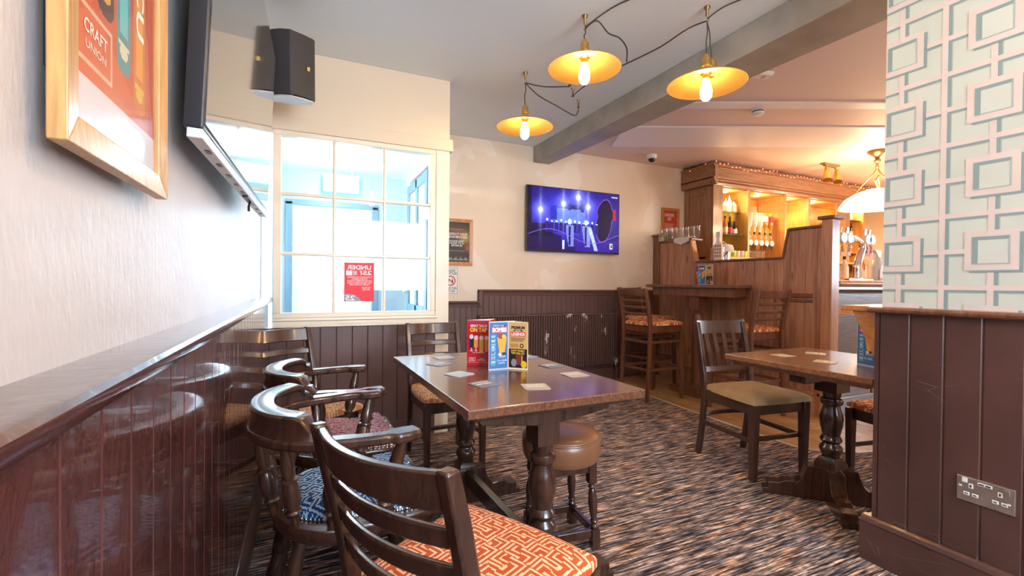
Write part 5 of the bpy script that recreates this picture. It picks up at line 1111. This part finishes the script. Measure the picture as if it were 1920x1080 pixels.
# ------------------------------------------------------------------ menus and mats on the tables
def m_red(U,V):
    img=np.zeros(U.shape+(3,))+srgb(190,22,44); img=lay(img,V>.93,srgb(170,50,90))
    for x,c,y,h in ((.19,(40,40,66),.50,.18),(.40,(228,170,70),.50,.14),(.63,(230,180,80),.44,.26),(.85,(224,150,40),.48,.18)):
        img=lay(img,rect(U,V,x-.085,x+.085,y-h/2-.02,y+h/2+.03),srgb(*c)); img=lay(img,ell(U,V,x,y+h/2+.05,.09,.05),srgb(240,225,225)); img=lay(img,rect(U,V,x-.02,x+.02,.335,y-h/2-.01)|ell(U,V,x,.335,.07,.012),srgb(235,190,190))
    img=lay(img,rect(U,V,.08,.36,.11,.185)&~rect(U,V,.10,.34,.12,.175),srgb(235,190,190)); img=lay(img,(np.abs(V-.085)<.004),srgb(235,150,150)); return img
def m_blue(U,V):
    img=np.zeros(U.shape+(3,))+srgb(48,108,168); img=lay(img,(U<.03)|(U>.97)|(V<.02)|(V>.985),srgb(190,210,235))
    img=lay(img,rect(U,V,.10,.36,.08,.74),srgb(70,135,185))
    for k in range(7): img=lay(img,rect(U,V,.12,.34,.70-k*.09,.715-k*.09)|rect(U,V,.12,.30,.675-k*.09,.685-k*.09),srgb(205,222,240)); 
    for k,c in enumerate(((190,200,215),(200,210,230),(60,120,110),(200,120,120),(80,170,150))): img=lay(img,ell(U,V,.22,.60-k*.12,.07,.022),srgb(*c))
    tr=(np.abs(U-.68)<.13+.13*(V-.35)/.35)&(V>.36)&(V<.68); img=lay(img,tr,srgb(240,165,40)); img=lay(img,ell(U,V,.60,.70,.14,.06),srgb(150,70,50)); img=lay(img,ell(U,V,.78,.69,.10,.04),srgb(235,190,90)); 
    img=lay(img,rect(U,V,.22,.85,.90,.935),srgb(24,26,40)); img=lay(img,rect(U,V,.68,.90,.285,.355),srgb(25,28,45)); img=lay(img,rect(U,V,.50,.66,.29,.35),srgb(225,230,240)); return img
def m_tan(U,V):
    img=np.zeros(U.shape+(3,))+srgb(214,174,112); img=lay(img,(U<.03)|(U>.97)|(V<.03)|(V>.985),srgb(240,226,200))
    img=lay(img,rect(U,V,.28,.72,.795,.83),srgb(40,32,36)); 
    for k in range(4): img=lay(img,rect(U,V,.12,.88-.05*k,.655-k*.022,.664-k*.022),srgb(90,60,44))
    img=lay(img,rect(U,V,.10,.52,.46,.54),srgb(190,140,80)); img=lay(img,ell(U,V,.68,.50,.10,.045)&~ell(U,V,.68,.50,.05,.022),srgb(60,50,46))
    img=lay(img,rect(U,V,.04,.96,.03,.43),srgb(44,34,40)); img=lay(img,rect(U,V,.40,.66,.10,.32),srgb(120,60,50)); img=lay(img,rect(U,V,.68,.74,.14,.30),srgb(230,150,60)); img=lay(img,ell(U,V,.30,.14,.14,.08),srgb(150,140,150))
    img=lay(img,ell(U,V,.80,.11,.14,.075),srgb(236,190,40)); return img
def m_back(U,V): return np.zeros(U.shape+(3,))+srgb(200,40,48)
def card_panel(t,p,q,h,fn,back=False,nm='panel',res=(46,90),mat=M_wave):
    """upright card from foot p to foot q, printed side to the right of p->q"""
    p=Vector((*p,0)); q=Vector((*q,0)); d=q-p; w=d.length; a=math.atan2(d.y,d.x)
    c=O(nm,MB().box((-w/2,.0004,-h/2),(w/2,.0016,h/2)),M_offwhite,t); c.location=((p.x+q.x)/2,(p.y+q.y)/2,h/2); c.rotation_euler=(0,0,a)
    pic=picture('print',w,h,*res,fn,mat,c); return c
mm=T('drinks_menu','red folded drinks menu standing at the back of the long table','menu',(.70,1.925,.7295))
h=.205
c=card_panel(mm,(-.035,.005),(.055,-.045),h,m_red); text('GREAT VALUE',.076,.011,M_text_w,c,(0,-.0008,.078),bold=.03); text('ON TAP',.076,.020,M_text_y,c,(0,-.0008,.060),bold=.04); text('THE PERFECT PINT',.056,.005,M_text_w,c,(0,-.0008,-.042)); text('PUB',.014,.008,M_text_w,c,(-.028,-.0008,-.072)); text('DRINK\nRESPONSIBLY',.036,.012,M_text_w,c,(.016,-.0008,-.072))
card_panel(mm,(.055,-.045),(.115,.040),h,m_back); card_panel(mm,(.115,.044),(-.035,.007),h,m_back)
m2=T('drinks_menu','blue and tan folded drinks menu in the middle of the long table','menu',(.795,1.79,.7295))
c=card_panel(m2,(-.078,.008),(.012,.008),h,m_blue); text('DRINKS AND',.05,.007,M_text_w,c,(0,-.0008,.086)); text('BOMBS',.066,.020,M_text_w,c,(.004,-.0008,.068),bold=.05); O('title_band',MB().box((-.031,-.0007,.056),(.039,-.0002,.080)),M_text_r,c); text('£4.50 EACH',.03,.010,M_text_w,c,(.018,-.0008,-.046)); text('2 for £8.00\nanytime',.045,.020,M_text_w,c,(.015,-.0008,-.070))
c=card_panel(m2,(.012,.008),(.078,-.052),h,m_tan); text('PREMIUM',.060,.013,M_text_k,c,(0,-.0008,.078),bold=.04); text('LOCAL',.026,.006,M_text_w,c,(0,-.0009,.064),bold=.02); O('title_band',MB().box((-.033,-.0007,.040),(.033,-.0002,.060)),M_text_r,c); text('LEGENDS',.060,.014,M_text_w,c,(0,-.0008,.050),bold=.04); text("DON'T WORRY\nTHEY WILL DO",.062,.020,M_text_y,c,(0,-.0008,-.027),bold=.02)
card_panel(m2,(.078,-.048),(.06,.045),h,m_blue); card_panel(m2,(.06,.045),(-.07,.03),h,m_back)
m3=T('drinks_menu','folded red, blue and tan menu on the high bar table','menu',(3.76,3.43,1.1085))
c=card_panel(m3,(.03,.16),(-.01,.09),.20,m_red,res=(16,34)); c=card_panel(m3,(-.01,.09),(.0,.0),.20,m_blue,res=(24,44)); text('BOMBS',.06,.018,M_text_w,c,(.0,-.0008,.065),bold=.05); c=card_panel(m3,(.0,.0),(-.02,-.11),.20,m_tan,res=(24,44)); text('PREMIUM',.06,.013,M_text_k,c,(0,-.0008,.075),bold=.04)
m4=T('drinks_menu','blue folded drinks menu on the square table, half hidden by the wall end','menu',(2.45,1.26,.7245))
c=card_panel(m4,(-.0,.05),(-.035,-.045),.205,m_blue); c.location.x-=0; O('title_band',MB().box((-.04,-.0007,.056),(.04,-.0002,.080)),M_text_r,c); text('BOMBS',.066,.019,M_text_w,c,(.002,-.0009,.068),bold=.05); text('£4.50 CAN',.036,.012,M_text_w,c,(.018,-.0008,-.046)); text('2 for £8.00',.045,.011,M_text_w,c,(.012,-.0008,-.066))
card_panel(m4,(-.035,-.045),(.06,-.05),.205,m_tan); card_panel(m4,(.06,-.05),(.0,.05),.205,m_back)
# beer mats
def mat_(label,x,y,z,rz,mat,word,tcol):
    t=T('beer_mat',label,'coaster',(x,y,z),rz)
    O('card',MB().prism([(-.047,-.04),(-.04,-.047),(.04,-.047),(.047,-.04),(.047,.04),(.04,.047),(-.04,.047),(-.047,.04)],0,.0016),mat,t)
    text(word,.066,.018,tcol,t,(0,.0,.0018),(-PI/2,0,0),bold=.04); O('print_band',MB().box((-.035,-.030,.0014),(.035,-.024,.0018)),tcol,t)
MA=plain('mat_blue_grey',(.30,.35,.45),.5); MBm=plain('mat_slate',(.20,.20,.24),.5); MC=plain('mat_cream',(.48,.41,.32),.5); MD=plain('mat_pale',(.50,.56,.66),.5); ME=plain('mat_dark',(.16,.13,.12),.5)
for (x,y,rz,m_,tc,lb) in ((.634,2.183,.15,MD,M_text_w,'pale grey beer mat at the far left corner of the long table'),(.564,2.02,.55,MA,M_text_w,'dark-edged beer mat second from the far left of the long table'),(.576,1.767,.42,MD,M_text_w,'pale blue beer mat left of the blue menu'),(.604,1.557,.25,MBm,M_text_w,'slate beer mat with white lettering nearest the camera'),(.759,1.447,-.25,MC,M_text_w,'cream beer mat nearest the right front corner of the long table'),(1.009,1.582,.0,MC,M_offwhite,'tan beer mat by the right edge of the long table'),(1.022,1.795,.15,MBm,M_text_w,'dark beer mat with white print right of the tan menu'),(1.025,2.055,.7,MA,M_text_w,'blue-grey beer mat at the far right corner of the long table')):
    mat_(lb,x,y,.7296,rz+PI,m_,'HARLEM',tc)
for (x,y,rz,lb) in ((2.352,1.619,-.1,'cream beer mat at the far left of the square table'),(2.60,1.60,.5,'cream beer mat at the far middle of the square table'),(2.36,1.403,.35,'cream beer mat nearest the front of the square table')): mat_(lb,x,y,.7246,rz,MC,'ALES',M_offwhite)
